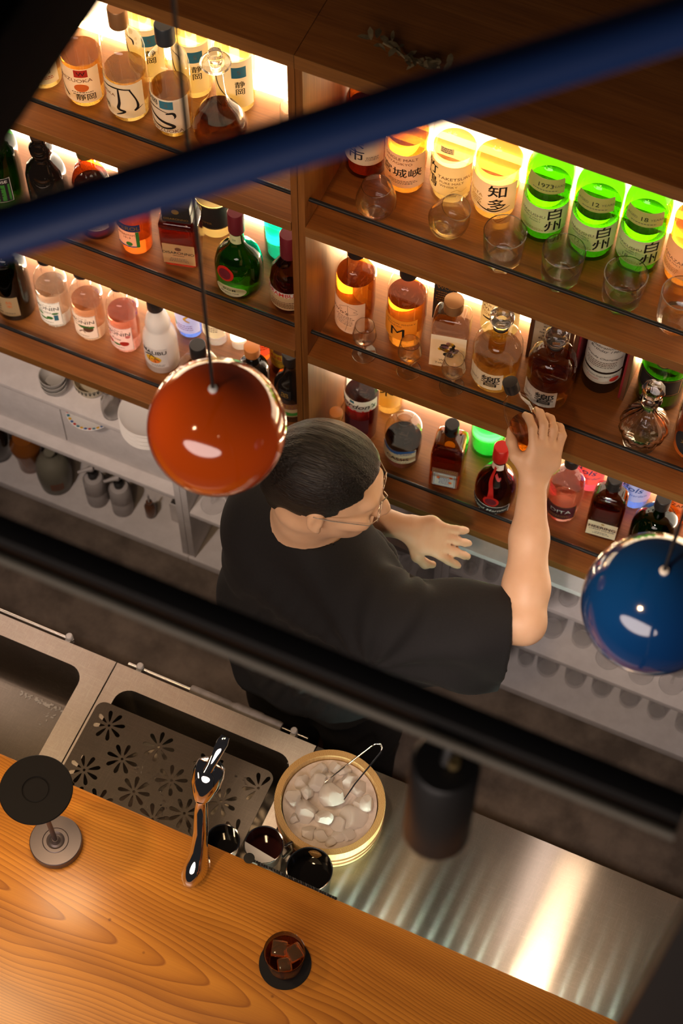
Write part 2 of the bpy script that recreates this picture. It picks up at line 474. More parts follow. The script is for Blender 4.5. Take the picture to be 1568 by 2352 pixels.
def draw(mb, fm, items, e=0.0009):
    for it in items:
        k = it[0]
        if k == 't':                            # text: body, u, v, size, colour, bold, slant
            _, body, u, v, size, col = it[:6]
            bold = it[6] if len(it) > 6 else 0.0
            sl = it[7] if len(it) > 7 else 0.0
            tv, tf = text_geo(body, bold)
            mb.add([fm(u + (x + sl * y) * size, v + y * size, e) for x, y, z in tv], tf, K[col])
        elif k == 's':
            stroke(mb, fm, it[1], K[it[2]], e)
        elif k == 'r':                          # rectangle
            patch(mb, fm, it[1], it[3], it[2], it[4], K[it[5]], e, 6, 1)
        elif k == 'o':                          # disc or oval
            patch(mb, fm, it[1] - it[3], it[1] + it[3], it[2] - it[4], it[2] + it[4], K[it[5]], e, oval=True)
        elif k == 'l':                          # lines of small print: u0, u1, v_top, rows, pitch, colour
            rr = random.Random(int(it[3] * 1000) + it[4])
            for q in range(it[4]):
                w = (it[2] - it[1]) * rr.uniform(0.7, 1)
                c = (it[1] + it[2]) / 2
                x = c - w / 2
                while x < c + w / 2:
                    L = rr.uniform(0.0015, 0.005)
                    patch(mb, fm, x, min(x + L, c + w / 2), it[3] - q * it[5], it[3] - q * it[5] + it[5] * 0.42, K[it[6]], e, 1, 1)
                    x += L + 0.0012
        elif k == 'b':                          # border frame
            _, u0, v0, u1, v1, w, col = it
            for a, b, c_, d in ((u0, v0, u1, v0 + w), (u0, v1 - w, u1, v1), (u0, v0, u0 + w, v1), (u1 - w, v0, u1, v1)):
                patch(mb, fm, a, c_, b, d, K[col], e, 10, 2)

def label_part(root, fm, u0, u1, v0, v1, pp, items, oval=False, name='label', e=0.0005, lab=None):
    mb = MB()
    patch(mb, fm, u0, u1, v0, v1, P[pp], e, oval=oval)
    draw(mb, fm, items, e + 0.0004)
    o = mb.build(name, root, angle=0)
    if lab: o['label'] = lab
    return o

def rprof(r, hb, hs, rn, hn, foot=0.004, lip=0.0018, pw=1.0):
    """round bottle: body height, shoulder height, neck radius, neck length"""
    p = [(0, 0.0035), (r * 0.7, 0.0015), (r - foot, 0.0), (r - foot * 0.3, foot * 0.35), (r, foot * 1.2), (r, hb * 0.5), (r, hb)]
    for k in range(1, 9):
        a = k / 8 * PI / 2
        p.append((rn + (r - rn) * math.cos(a) ** pw, hb + hs * math.sin(a)))
    p += [(rn, hb + hs + hn * 0.75), (rn + lip, hb + hs + hn * 0.8), (rn + lip, hb + hs + hn), (rn * 0.75, hb + hs + hn)]
    return p
def inside(prof, lev, gap=0.0022, base=0.006):
    out = [(0, base)]
    pr = [(max(r - gap, 0.0), z) for r, z in prof if z > 0.0045]
    out.append((pr[0][0] * 0.9, base)); pr = [p for p in pr if p[1] > base]
    last = out[-1]
    for a in pr:
        if a[1] >= lev:
            t = (lev - last[1]) / max(a[1] - last[1], 1e-6)
            out.append((last[0] + (a[0] - last[0]) * t, lev)); break
        out.append(a); last = a
    out.append((0, lev))
    return out

def back(A, x=None):
    return (A[0] - (2.226 - A[1]) * .45 if x is None else x, 2.28)

def bottle(xy, z, prof, glass, lab, name='bottle', liq=None, lev=0.0, cap=None, cap_h=0.03, cap_r=None, labels=(), rz=0.0, sq=None, group=None, cat='bottle', rf=None, n=40, tilt=None):
    yy = min(xy[1], 2.2665 - max(p[0] for p in prof)) if not tilt else xy[1]
    t = thing(name, lab, cat, (xy[0], yy, z + 0.0004), math.radians(rz), group)
    if tilt: t.rotation_euler = tuple(math.radians(a) for a in tilt)
    MB().lathe(prof, G[glass], n, sq=sq, rf=rf).build('glass_body', t, angle=50)
    if liq: MB().lathe(inside(prof, lev), LQ[liq], n, sq=sq, rf=rf).build('liquid', t, angle=50)
    zt = prof[-1][1]
    if cap:
        rn = prof[-2][0]
        cr = cap_r or rn + 0.0015
        MB().lathe([(0, zt + cap_h - 0.006), (cr, zt - 0.004), (cr, zt - 0.012)][:0] + [(cr - 0.0004, zt - cap_h * 0.7), (cr, zt - cap_h * 0.68), (cr, zt + cap_h * 0.26), (cr - 0.0015, zt + cap_h * 0.3), (0, zt + cap_h * 0.3)], C[cap], 32).build('cap', t)
    pm = prof_map(prof)
    for L in labels:
        fm = L.get('fm') or (flat_map(L['flat']) if 'flat' in L else pm)
        label_part(t, fm, L['u'][0], L['u'][1], L['v'][0], L['v'][1], L['p'], L.get('i', ()), L.get('oval', False), L.get('n', 'label'))
    return t

# ------------------------------------------------------------------ right side, top shelf
z = ZS[0]
A = (-0.9117, 2.1869, 0.0405)
A = (-.905, A[1], A[2])
bottle(A, z, rprof(A[2], .175, .045, .014, .05), 'brown', 'dark whisky bottle with cream label beside the upright, half behind the blue rail', 'whisky_bottle', 'dark', .165, 'black', .03, labels=[
    dict(u=(-.045, .05), v=(.045, .135), p='cream', i=[('t', '余\n市', -.004, .088, .034, 'ink', .02), ('l', .012, .04, .068, 3, .004, 'grey')])])
A = (-0.8181, 2.1802, 0.0411)
bottle(A, z, rprof(A[2], .17, .045, .014, .05), 'clear', 'amber whisky bottle with cream label, second from the upright on the right top shelf', 'whisky_bottle', 'amber', .15, 'cork', .03, labels=[
    dict(u=(-.047, .05), v=(.03, .125), p='cream', i=[('t', 'SINGLE MALT', .002, .112, .0105, 'brown'), ('t', 'MIYAGIKYO', -.002, .100, .0095, 'brown'), ('t', '宮城峡', .002, .072, .027, 'ink', .02), ('l', -.02, .034, .05, 3, .004, 'grey')])])
A = (-0.7301, 2.1969, 0.0423)
bottle(A, z, rprof(A[2], .18, .035, .016, .045), 'clear', 'pale whisky bottle with large black characters down its left, third from the upright', 'whisky_bottle', 'pale', .132, 'black', .03, labels=[
    dict(u=(-.05, .05), v=(.032, .118), p='cream', i=[('t', '竹\n鶴', -.03, .076, .033, 'ink', .03), ('t', 'TAKETSURU', .018, .083, .0115, 'brown', .01), ('t', 'PURE MALT', .012, .070, .0085, 'brown'), ('t', 'WHISKY', .007, .060, .0085, 'brown'), ('s', [(.012, .046, .0008), (.022, .052, .001), (.03, .046, .0008), (.04, .053, .0007)], 'gold')]),
    dict(u=(-.012, .012), v=(.155, .172), p='sand', i=[('l', -.01, .01, .168, 3, .005, 'grey')], n='back_label')])
A = (-0.6409, 2.1969, 0.0463)
bottle(A, z, rprof(A[2], .18, .04, .016, .045), 'clear', 'pale whisky bottle with two bold brushed characters, left of the green bottles', 'whisky_bottle', 'gold', .14, 'grey', .03, labels=[
    dict(u=(-.05, .052), v=(.034, .118), p='white', i=[('t', '知\n多', .016, .076, .036, 'ink', .03), ('t', 'CHITA', -.028, .076, .012, 'gold'), ('l', -.04, -.01, .064, 4, .005, 'gold'), ('s', [(-.02, .048, .002), (.01, .040, .004), (.04, .052, .0012)], 'ink')])])
for (A, yr, sub, lab) in (
        ((-0.5386, 2.1897, 0.0447), '1973', '', 'green whisky bottle, first of the three green ones, shoulder label reading 1973'),
        ((-0.4415, 2.1873, 0.0453), '12', '12', 'green whisky bottle, middle of the three green ones, shoulder label reading 12'),
        ((-0.3497, 2.1907, 0.0439), '18', '18', 'green whisky bottle, third of the three green ones, shoulder label reading 18')):
    pr = rprof(A[2], .165, .052, .0165, .05)
    bottle(A, z, pr, 'green', lab, 'whisky_bottle', 'green', .125, 'black', .03, group='green whisky bottles', labels=[
        dict(u=(-.05, .056), v=(.035, .108), p='cream', i=[('t', '白\n州', .028, .071, .033, 'ink', .035), ('t', 'HAKUSHU', -.012, .082, .0105, 'grey'), ('t', 'SINGLE MALT', -.013, .073, .006, 'grey'), ('t', 'WHISKY', -.006, .066, .006, 'grey')] + ([('t', sub, -.016, .054, .014, 'grey')] if sub else []) + [('l', -.03, .012, .045, 2, .004, 'gold')]),
        dict(u=(-.032, .038), v=(.152, .190), p='tan', n='shoulder_label', i=[('t', yr, .004, .173, .015, 'ink', .01), ('l', -.022, .03, .160, 1, .005, 'grey'), ('t', 'AGED' if sub else '', -.018, .173, .008, 'grey'), ('t', 'YEARS', .026, .173, .008, 'grey')])])
A = (-0.2571, 2.1957, 0.0445)
bottle(A, z, rprof(A[2], .17, .045, .015, .05), 'clear', 'amber whisky bottle with pale label cut by the right picture edge, top shelf', 'whisky_bottle', 'amber', .16, 'black', .03, labels=[
    dict(u=(-.052, .05), v=(.035, .125), p='cream', i=[('t', 'YAMAZAKI', -.022, .080, .012, 'grey'), ('t', 'SINGLE MALT', -.024, .070, .007, 'grey'), ('t', '山\n崎', .02, .08, .034, 'ink', .03), ('l', -.045, -.005, .058, 4, .004, 'gold')])])

# ------------------------------------------------------------------ right side, middle shelf
z = ZS[1]
A = (-0.8916, 2.1185, 0.043)
bottle(A, z, rprof(A[2], .165, .055, .0155, .045, pw=.8), 'clear', 'amber whisky bottle with leaf-drawing label, nearest the upright on the middle shelf', 'whisky_bottle', 'amber', .18, 'black', .03, labels=[
    dict(u=(-.048, .034), v=(.018, .125), p='white', i=[('t', "Ichiro's", -.022, .088, .017, 'ink', .01, .25), ('l', -.028, .015, .074, 6, .0055, 'grey'),
        ('s', [(.0, .118, .0008), (-.018, .104, .0008), (-.012, .098, .0008), (-.02, .092, .0008), (.0, .086, .0008), (.02, .092, .0008), (.012, .098, .0008), (.018, .104, .0008), (.0, .118, .0008)], 'grey'), ('s', [(.0, .118, .0006), (.001, .06, .0007), (-.004, .024, .0007)], 'grey')])])
A = (-0.7812, 2.1283, 0.0419)
bottle(A, z, rprof(A[2], .165, .05, .016, .035), 'clear', 'amber whisky bottle with orange label and big black letter, black stopper', 'whisky_bottle', 'amber', .155, 'black', .04, .0185, labels=[
    dict(u=(-.05, .036), v=(.045, .115), p='amber', i=[('t', 'MELLOW WHISKY', .002, .103, .0075, 'brown'), ('t', 'BLENDED', -.01, .094, .0075, 'brown'), ('t', 'M', -.002, .070, .044, 'ink')])])
A = (-0.6759, 2.1158, 0.0494)
pr = rprof(.040, .125, .045, .017, .03, pw=.7)
bottle((A[0], A[1]), z, pr, 'clear', 'square clear whisky bottle with a flower-collage label on the middle shelf', 'whisky_bottle', 'gold', .11, 'cork', .03, rz=12, sq=(7, 1.0, .8), labels=[
    dict(u=(-.037, .037), v=(.012, .125), flat=.0325, p='white', i=[('t', 'W', -.012, .036, .010, 'ink', .01), ('t', 'Tokyo', -.012, .025, .010, 'ink', .01), ('t', '20', .001, .016, .007, 'ink')]
     + [('o', .002 + .02 * math.cos(q * 2.4) * (.3 + .7 * (q % 5) / 5), .078 + .025 * math.sin(q * 2.4) * (.3 + .7 * (q % 4) / 4), .004 + .002 * (q % 3), .005 + .0015 * (q % 2), ('ink', 'mauve', 'grey', 'ink', 'yel', 'mauve', 'brown')[q % 7]) for q in range(26)])])
def hibiki(A, liq, lev, lab, glass='clear'):
    pr = rprof(A[2], .115, .05, .017, .02, pw=.75)
    t = bottle(A, z, pr, glass, lab, 'whisky_bottle', liq, lev, n=48, rf=lambda a, zz: 1 + .012 * math.cos(24 * a), labels=[
        dict(u=(-.046, .03), v=(.03, .085), p='white', i=[('t', '響', .006, .056, .04, 'ink', .02), ('t', 'HIBIKI', -.031, .052, .0095, 'grey')])])
    b = pr[-1][1]
    MB().lathe([(.0165, b + .0005), (.0165, b + .006), (.012, b + .006)], M['black'], 24).build('stopper_ring', t)
    MB().lathe([(0, b + .0065), (.012, b + .0065), (.014, b + .012), (.0225, b + .020), (.0255, b + .030), (.024, b + .042), (.016, b + .050), (0, b + .051)], M['glass'], 12, smooth=False).build('glass_stopper', t)
    return t
hibiki((-0.5712, 2.1103, 0.051), 'pale', .105, 'round glass-stoppered decanter bottle of pale whisky, white label with one brushed character')
hibiki((-0.4555, 2.1148, 0.0503), 'amber', .115, 'round glass-stoppered decanter bottle of darker whisky, right of the pale one')
# boxes behind the front row
A = (-0.7259, 2.1885, 1.277)
t = thing('whisky_carton', 'dark whisky carton with gold lettering behind the flower-label bottle', 'box', (A[0], 2.228, z + .0004), .1)
mb = MB().box((-.025, -.03, 0), (.025, .03, .23), C['navy'], .001)
draw(mb, flat_map(.0305), [('t', 'SUNT\nWOR', 0, .125, .015, 'gold', .01), ('l', -.02, .02, .10, 5, .008, 'gold')]); mb.build('carton', t)
A = (-0.5897, 2.1913, 1.277)
bottle(back(A), z, rprof(.042, .2, .03, .015, .04), 'clear', 'clear whisky bottle with square label behind the pale glass-stoppered bottle', 'whisky_bottle', 'pale', .18, 'cork', .03, labels=[
    dict(u=(-.055, .055), v=(.03, .145), p='white', i=[('t', 'SUNTORY', .0, .132, .012, 'brown'), ('t', 'WHISKY', -.005, .117, .016, 'brown', .01), ('t', 'TOKI', -.02, .101, .014, 'gold'), ('s', [(-.03, .08, .003), (.0, .09, .006), (.03, .078, .002)], 'ink')])])
M['case_wood'] = grain_wood('dark_case_wood', (0.07, 0.025, 0.012), (0.12, 0.045, 0.02), (0.17, 0.07, 0.03), 2)
M['red_cloth'] = mat('red_case_lining', (0.22, 0.01, 0.015), 0.7)
M['parch'] = noisy('parchment_panel', (0.42, 0.34, 0.24), (0.55, 0.46, 0.34), 20, 0.7)
def wood_case(x, y, w, d, h, lab, lined, rz):
    t = thing('wooden_bottle_case', lab, 'case', (x, y, z + .0004), math.radians(rz))
    b = .008
    MB().box((-w / 2, d / 2 - b, 0), (w / 2, d / 2, h), M['case_wood']).box((-w / 2, -d / 2, 0), (-w / 2 + b, d / 2 - b, h), M['case_wood']).box((w / 2 - b, -d / 2, 0), (w / 2, d / 2 - b, h), M['case_wood']).box((-w / 2 + b, -d / 2, h - b), (w / 2 - b, d / 2 - b, h), M['case_wood']).build('case_frame', t)
    if lined:
        MB().box((-w / 2 + b + .0003, -d / 2 + .002, 0.001), (-w / 2 + b + .005, d / 2 - b - .0003, h - b - .001), M['red_cloth']).box((w / 2 - b - .005, -d / 2 + .002, 0.001), (w / 2 - b - .0003, d / 2 - b - .0003, h - b - .001), M['red_cloth']).box((-w / 2 + b + .006, d / 2 - b - .005, 0.001), (w / 2 - b - .006, d / 2 - b - .0003, h - b - .001), M['red_cloth']).build('lining', t)
    else:
        mb = MB().box((-w / 2 + b + .0003, -d / 2 + .004, 0.001), (w / 2 - b - .0003, -d / 2 + .008, h - b - .001), M['parch'])
        draw(mb, flat_map(d / 2 - .0036), [('l', -w / 2 + .02, w / 2 - .02, h - .03, 16, .011, 'grey')]); mb.build('text_panel', t)
    return t
A = (-0.4752, 2.1852, 1.277)
wood_case(A[0] - .010, 2.222, .094, .07, .27, 'wooden case with handwritten text panel behind the dark decanter bottle', False, 3)
A = (-0.3671, 2.1992, 0.0414)
bottle(A, z, rprof(A[2], .2, .05, .014, .06), 'black', 'black bottle with handwritten white label standing in the red-lined case', 'cognac_bottle', None, 0, 'black', .04, labels=[
    dict(u=(-.05, .05), v=(.085, .2), p='white', i=[('t', 'François Peyrot', 0, .186, .0125, 'ink', 0, .3), ('t', 'Celebration', -.004, .172, .011, 'ink', 0, .3), ('t', 'Birthday 1962', .004, .160, .011, 'ink', 0, .3), ('t', 'Grande Champagne', .004, .132, .0095, 'ink', 0, .3), ('l', -.036, .036, .118, 4, .006, 'grey')]),
    dict(u=(-.05, .05), v=(.042, .078), p='white', n='lower_label', i=[('t', 'Limited Edition Single Barrel 1992', 0, .068, .0055, 'ink'), ('t', 'Tomoaki', -.01, .058, .007, 'redk'), ('o', .033, .056, .010, .008, 'redk')])])
wood_case(A[0], 2.214, .124, .10, .3, 'tall wooden case with red lining around the black cognac bottle', True, 0)
A = (-0.2445, 2.2256, 0.0477)
bottle(back(A), z, rprof(.05, .15, .06, .015, .08), 'dgreen', 'olive green brandy bottle with gold medallion behind the crystal decanter', 'brandy_bottle', 'gold', .13, 'gold', .03, labels=[
    dict(u=(-.019, .019), v=(.16, .198), p='black', oval=True, n='medallion', i=[('o', 0, .179, .016, .016, 'gold'), ('o', 0, .179, .0125, .0125, 'ink'), ('t', 'GRAND', 0, .182, .007, 'gold'), ('t', 'FINE', 0, .175, .007, 'gold')]),
    dict(u=(-.05, .05), v=(.06, .12), p='black', i=[('b', -.046, .064, .046, .116, .0012, 'gold')])])
# cut-glass decanter
A = (-0.2405, 2.0893, 0.0402)
t = thing('crystal_decanter', 'clear cut-crystal decanter with faceted stopper behind the rail', 'decanter', (A[0], A[1], z + .0004))
fl = lambda a, zz: 1 + (.035 * math.cos(14 * a) if zz > .012 and zz < .13 else 0)
MB().lathe([(0, .003), (.030, .0), (.036, .002), (.036, .005), (.02, .010), (.018, .014), (.034, .022), (.047, .040), (.0505, .058), (.047, .078), (.036, .098), (.022, .113), (.014, .125), (.012, .138), (.013, .142), (.009, .142), (.009, .125), (.02, .108), (.033, .092), (.043, .072), (.0455, .058), (.042, .044), (.03, .028), (0, .024)], M['crystal'], 56, rf=fl).build('decanter_body', t)
MB().lathe([(.0085, .137), (.0085, .1425), (.020, .150), (.0235, .160), (.019, .171), (.011, .176), (.020, .182), (.0245, .190), (.023, .198), (.014, .203), (0, .204)], M['crystal'], 10, smooth=False).build('faceted_stopper', t)
A = (-0.1349, 2.1236, 0.0504)
bottle(A, z, rprof(A[2], .13, .05, .017, .05), 'clear', 'dark amber brandy bottle with black label cut by the right picture edge', 'brandy_bottle', 'dark', .14, 'gold', .03, labels=[
    dict(u=(-.04, .03), v=(.03, .11), p='black', oval=True, i=[('t', 'X.O', -.01, .07, .016, 'gold')])])

# ------------------------------------------------------------------ right side, lowest shelf
z = ZS[2]
bottle((-.911, 2.064), z, rprof(.0355, 0.1705 - .118, .045, .014, .065), 'clear', 'clear bottle with round brown cork, mostly hidden behind the bartender\u2019s head', 'liqueur_bottle', 'water', .12, 'orange', .03, .0155)
A = (-0.8795, 2.138, 0.0408)
bottle(A, z, rprof(A[2], .2, .03, .016, .04), 'clear', 'dark red gin bottle with white script label above the bartender\u2019s head', 'gin_bottle', 'ruby', .17, 'black', .03, labels=[
    dict(u=(-.05, .05), v=(.148, .19), p='white', i=[('t', "Gordon's", .0, .167, .024, 'ink', .02, .25), ('r', -.012, .178, -.002, .188, 'teal'), ('r', -.05, .1485, .05, .152, 'redk')]),
    dict(u=(-.03, .03), v=(.05, .11), p='maroon', n='lower_label')])
A = (-0.8315, 2.1891, 0.808)
bottle(back(A), z, rprof(.036, .25, .03, .013, .05), 'clear', 'plum wine bottle with yellow paper label behind the red gin and cassis bottles', 'wine_bottle', 'gold', .2, 'black', .03, labels=[
    dict(u=(-.04, .04), v=(.04, .18), p='sand', i=[('t', '木', .005, .105, .036, 'ink', .02), ('l', -.02, .03, .14, 2, .008, 'grey')])])
A = (-0.7643, 2.1136, 0.044)
bottle(A, z, rprof(A[2], .115, .04, .019, .04), 'clear', 'uncapped clear bottle with dark cassis at the bottom and cream label', 'liqueur_bottle', 'black', .085, labels=[
    dict(u=(-.046, .044), v=(.04, .088), p='cream', i=[('t', 'CREME DE CASSIS', .0, .080, .0085, 'bluek', .01), ('t', 'CASSIS', .002, .058, .017, 'ink', .02), ('s', [(-.04, .092, .006), (-.01, .084, .01), (.02, .09, .009), (.042, .083, .006)], 'bluek'), ('l', -.03, .03, .045, 1, .004, 'grey')])])
A = (-0.6505, 2.11, 0.0544)
pr = rprof(.0385, .115, .05, .013, .05, pw=.6)
bottle((A[0], A[1]), z, pr, 'amberg', 'square brown orange-liqueur bottle with round seal and small white label', 'liqueur_bottle', 'dark', .13, 'black', .035, rz=10, sq=(9, 1, 1), labels=[
    dict(u=(-.03, .03), v=(.012, .088), flat=.0392, p='brownp', i=[('t', 'COINTREAU', 0, .080, .0095, 'gold', .01)]),
    dict(u=(-.026, .026), v=(.014, .070), flat=.0402, p='white', n='inner_label', i=[('b', -.024, .016, .024, .068, .001, 'bluek'), ('o', -.014, .05, .004, .005, 'orange'), ('o', .014, .034, .004, .005, 'orange'), ('o', .015, .056, .004, .004, 'orange'), ('l', -.015, .015, .048, 5, .006, 'bluek')]),
    dict(u=(-.012, .012), v=(.120, .146), fm=tilt_map((0, -.034, .006), (1, 0, 0), (0, .25, 1)), p='sand', oval=True, n='seal')])
A = (-0.5889, 2.2106, 0.808)
bottle(back(A), z, rprof(.042, .16, .05, .014, .06), 'vgreen', 'vivid green glowing bottle behind the square brown bottle', 'liqueur_bottle', 'water', .14, 'black', .03)
A = (-0.5462, 2.213, 0.808)
bottle(back(A, -0.515), z, rprof(.036, .17, .04, .014, .06), 'clear', 'clear pale-yellow bottle behind the red-capped round bottle', 'liqueur_bottle', 'pale', .16, 'gold', .03)
A = (-0.5261, 2.089, 0.047)
pr = [(0, .003), (.036, 0), (.042, .004), (.045, .02), (.0475, .05), (.0475, .075), (.044, .1), (.034, .125), (.022, .142), (.0155, .16), (.0145, .215), (.017, .217), (.017, .23), (.01, .23)]
t = bottle(A, z, pr, 'brown', 'round dark orange-liqueur bottle with red ribbon, red seal and red wax cap', 'liqueur_bottle', 'dark', .12, 'wax', .05, .0175, labels=[
    dict(u=(-.05, .05), v=(.012, .055), p='black', i=[('b', -.05, .012, .05, .055, .002, 'white'), ('t', 'Grand Marnier', 0, .036, .0155, 'white', .01, .25), ('l', -.03, .03, .02, 1, .005, 'white')])])
pm = prof_map(pr)
mb = MB(); stroke(mb, pm, [(-.006, .185, .016), (-.012, .15, .014), (.0, .115, .012), (.004, .075, .016)], C['wax'], .0012); stroke(mb, pm, [(.004, .16, .012), (.018, .145, .01), (.028, .15, .006)], C['wax'], .0016); mb.build('ribbon', t)
mb = MB(); patch(mb, pm, -.012, .022, .062, .096, C['wax'], .003, oval=True); patch(mb, pm, -.007, .017, .067, .091, C['maroon'], .0036, oval=True); mb.build('wax_seal', t)
mb = MB(); patch(mb, pm, -.046, .046, .172, .195, P['white'], .0008); draw(mb, pm, [('l', -.012, .012, .186, 2, .006, 'gold')]); mb.build('neck_label', t)
A = (-0.3754, 2.131, 0.0409)
bottle(A, z, rprof(A[2], .12, .05, .013, .06), 'clear', 'pink lychee-liqueur bottle with dark red label behind the raised forearm', 'liqueur_bottle', 'pink', .14, 'black', .03, labels=[
    dict(u=(-.034, .038), v=(.03, .085), p='maroon', i=[('b', -.033, .031, .037, .084, .0015, 'gold'), ('t', 'DITA', .004, .062, .02, 'white', .01), ('l', -.02, .026, .045, 2, .005, 'gold')])])
A = (-0.344, 2.2207, 0.808)
bottle(back(A), z, rprof(.038, .2, .04, .014, .05), 'clear', 'raspberry red liqueur bottle with violet label behind the pink bottle', 'liqueur_bottle', 'magenta', .17, 'black', .03, labels=[
    dict(u=(-.045, .045), v=(.045, .118), p='pinkp', i=[('t', 'Bols', -.004, .097, .03, 'bluek', .02, .25), ('t', 'Amsterdam', .004, .073, .012, 'bluek', 0, .25)])])
A = (-0.2739, 2.1277, 0.0561)
bottle((A[0], A[1]), z, rprof(.04, .125, .045, .0145, .045, pw=.75), 'brown', 'dark square-shouldered cherry-liqueur bottle with white label, left of the blue pendant', 'liqueur_bottle', 'red', .135, 'black', .035, rz=6, sq=(4.5, 1.0, .82), labels=[
    dict(u=(-.034, .034), v=(.014, .076), flat=.0336, p='cream', i=[('t', 'HEERING', 0, .053, .0155, 'ink', .03), ('t', 'CHERRY LIQUEUR', 0, .042, .0072, 'ink', .01), ('o', 0, .069, .004, .0035, 'gold'), ('l', -.02, .02, .030, 2, .006, 'grey')])])
A = (-0.2289, 2.2118, 0.808)
bottle(back(A), z, rprof(.038, .2, .04, .014, .05), 'clear', 'bright blue curaçao bottle behind the cherry-liqueur bottle', 'liqueur_bottle', 'blue', .17, 'black', .03, labels=[
    dict(u=(-.045, .045), v=(.045, .118), p='pale', i=[('t', 'Bols', -.004, .097, .03, 'bluek', .02, .25), ('t', 'Amsterdam', .004, .073, .012, 'bluek', 0, .25)])])
A = (-0.1608, 2.1259, 0.0538)
bottle(A, z, rprof(A[2], .08, .07, .014, .06), 'dgreen', 'round dark green bottle partly behind the blue pendant', 'liqueur_bottle', 'black', .09, 'black', .035)
A = (-0.1227, 2.2009, 0.808)
bottle(back(A), z, rprof(.038, .19, .04, .014, .05), 'clear', 'orange liqueur bottle with cream label at the right edge above the blue pendant', 'liqueur_bottle', 'orange', .17, 'orange', .03, labels=[
    dict(u=(-.045, .045), v=(.04, .12), p='sand', i=[('t', 'BRIZARD', -.002, .10, .016, 'ink', .02), ('l', -.03, .03, .08, 3, .006, 'redk')])])

# ------------------------------------------------------------------ left side, top shelf
z = ZS[0]
def shizuoka(A, lev, lab, items, cap, hb=.175, liq='pale', yo=0, top=None):
    return bottle((A[0], A[1] + yo), z, rprof(A[2], hb, .035, .0165, .06), 'clear', lab, 'whisky_bottle', liq, lev, cap, .045, .019, labels=[dict(u=(-.05, .05), v=(.025, .12), p='white', i=items)])
shizuoka((-1.5717, 2.1238, 0.039), .085, 'pale whisky bottle half hidden by the dark beam at upper left', [('t', '静岡', .015, .062, .021, 'ink', .02), ('l', -.03, .04, .044, 2, .005, 'redk'), ('l', -.03, .04, .10, 3, .006, 'grey')], 'cork')
shizuoka((-1.4761, 2.1191, 0.0409), .125, 'whisky bottle with red square and red dot on its white label', [('r', .004, .098, .028, .118, 'redk'), ('t', 'W', .016, .107, .015, 'ink', .02), ('t', 'SHIZUOKA', .002, .088, .0135, 'brown'), ('o', .014, .068, .013, .011, 'orange'), ('t', '静岡', .02, .040, .019, 'ink', .02), ('l', -.005, .035, .054, 2, .006, 'grey'), ('s', [(-.04, .115, .001), (-.025, .09, .002), (-.03, .065, .0025), (-.012, .038, .004)], 'ink')], 'cork', liq='gold')
shizuoka((-1.3815, 2.1218, 0.0429), .12, 'whisky bottle with broad black brush stroke label and copper cork', [('s', [(-.03, .104, .003), (.0, .108, .004), (.026, .106, .003)], 'ink'), ('s', [(.004, .106, .003), (.004, .07, .005), (.001, .05, .006), (.012, .044, .005), (-.004, .032, .002)], 'ink'), ('s', [(.024, .106, .003), (.034, .075, .003), (.036, .055, .005), (.03, .046, .004), (.046, .054, .001)], 'ink'), ('r', -.05, .092, -.036, .118, 'bluek'), ('t', 'SHIZUOKA', -.03, .086, .011, 'brown'), ('o', -.038, .068, .009, .011, 'orange'), ('t', '静岡', -.034, .045, .016, 'ink', .02)], 'cork')
shizuoka((-1.2845, 2.1209, 0.0401), .115, 'whisky bottle with large black S-shaped brush stroke and dark cap', [('s', [(.013, .0824, .001), (-.009, .089, .0025), (-.0305, .0863, .004), (-.033, .0745, .005), (-.011, .0606, .0065), (.013, .0507, .007), (.018, .0428, .006), (.001, .0388, .0045), (-.023, .0448, .003), (-.035, .0606, .001)], 'ink'), ('s', [(.006, .080, .003), (.018, .083, .006), (.022, .074, .004), (.02, .068, .001)], 'ink'), ('r', -.004, .094, .020, .116, 'teal'), ('t', 'S', .008, .104, .014, 'grey'), ('t', '静岡', -.024, .106, .017, 'ink', .02), ('t', 'SHIZUOKA', .004, .031, .0125, 'brown')], 'navy')
for q, (A, lab) in enumerate((
        ((-1.1841, 2.196, 1.72), 'whisky bottle with crane-like brush mark in the back row, right of the round decanter'),
        ((-1.2774, 2.1977, 1.72), 'whisky bottle in the back row between the dark-capped bottle and the decanter'),
        ((-1.3763, 2.1974, 1.72), 'pale whisky bottle in the back row behind the broad brush stroke label'))):
    bottle(back(A), z, rprof(.041, .19, .035, .0165, .05), 'clear', lab, 'whisky_bottle', 'pale', .16, 'cork', .04, .019, labels=[dict(u=(-.05, .05), v=(.03, .16), p='white', i=[
        ('r', .010, .115, .036, .145, 'teal'), ('t', 'S', .023, .13, .016, 'grey'), ('t', '静\n岡', .024, .085, .019, 'ink', .02), ('s', [(-.045, .14, .001), (-.03, .11, .004), (-.02, .08, .005), (.0, .06, .002)], 'ink'), ('s', [(-.026, .13, .001), (-.008, .128, .005), (-.006, .115, .002)], 'ink')])])
A = (-1.1981, 2.1323, 1.72)
A = (A[0] + .009, A[1])
pr = [(0, .003), (.045, 0), (.050, .004), (.054, .02), (.054, .04), (.048, .062), (.036, .084), (.024, .103), (.0165, .125), (.014, .155), (.0135, .19), (.016, .192), (.016, .197), (.01, .197)]
t = bottle(A, z, pr, 'clear', 'long-necked round decanter of red-brown spirit with glass disc stopper', 'spirit_decanter', 'dark', .075)
MB().lathe([(0, .198), (.009, .198), (.011, .204), (.028, .207), (.030, .211), (.028, .214), (.014, .216), (.012, .222), (.015, .23), (.013, .239), (0, .242)], M['glass'], 32).build('disc_stopper', t)
A = (-1.1193, 2.2251, 1.72)
t = thing('glass_carafe', 'clear glass carafe glowing white at the upright on the left top shelf', 'carafe', (-1.052, 2.218, z + .0004))
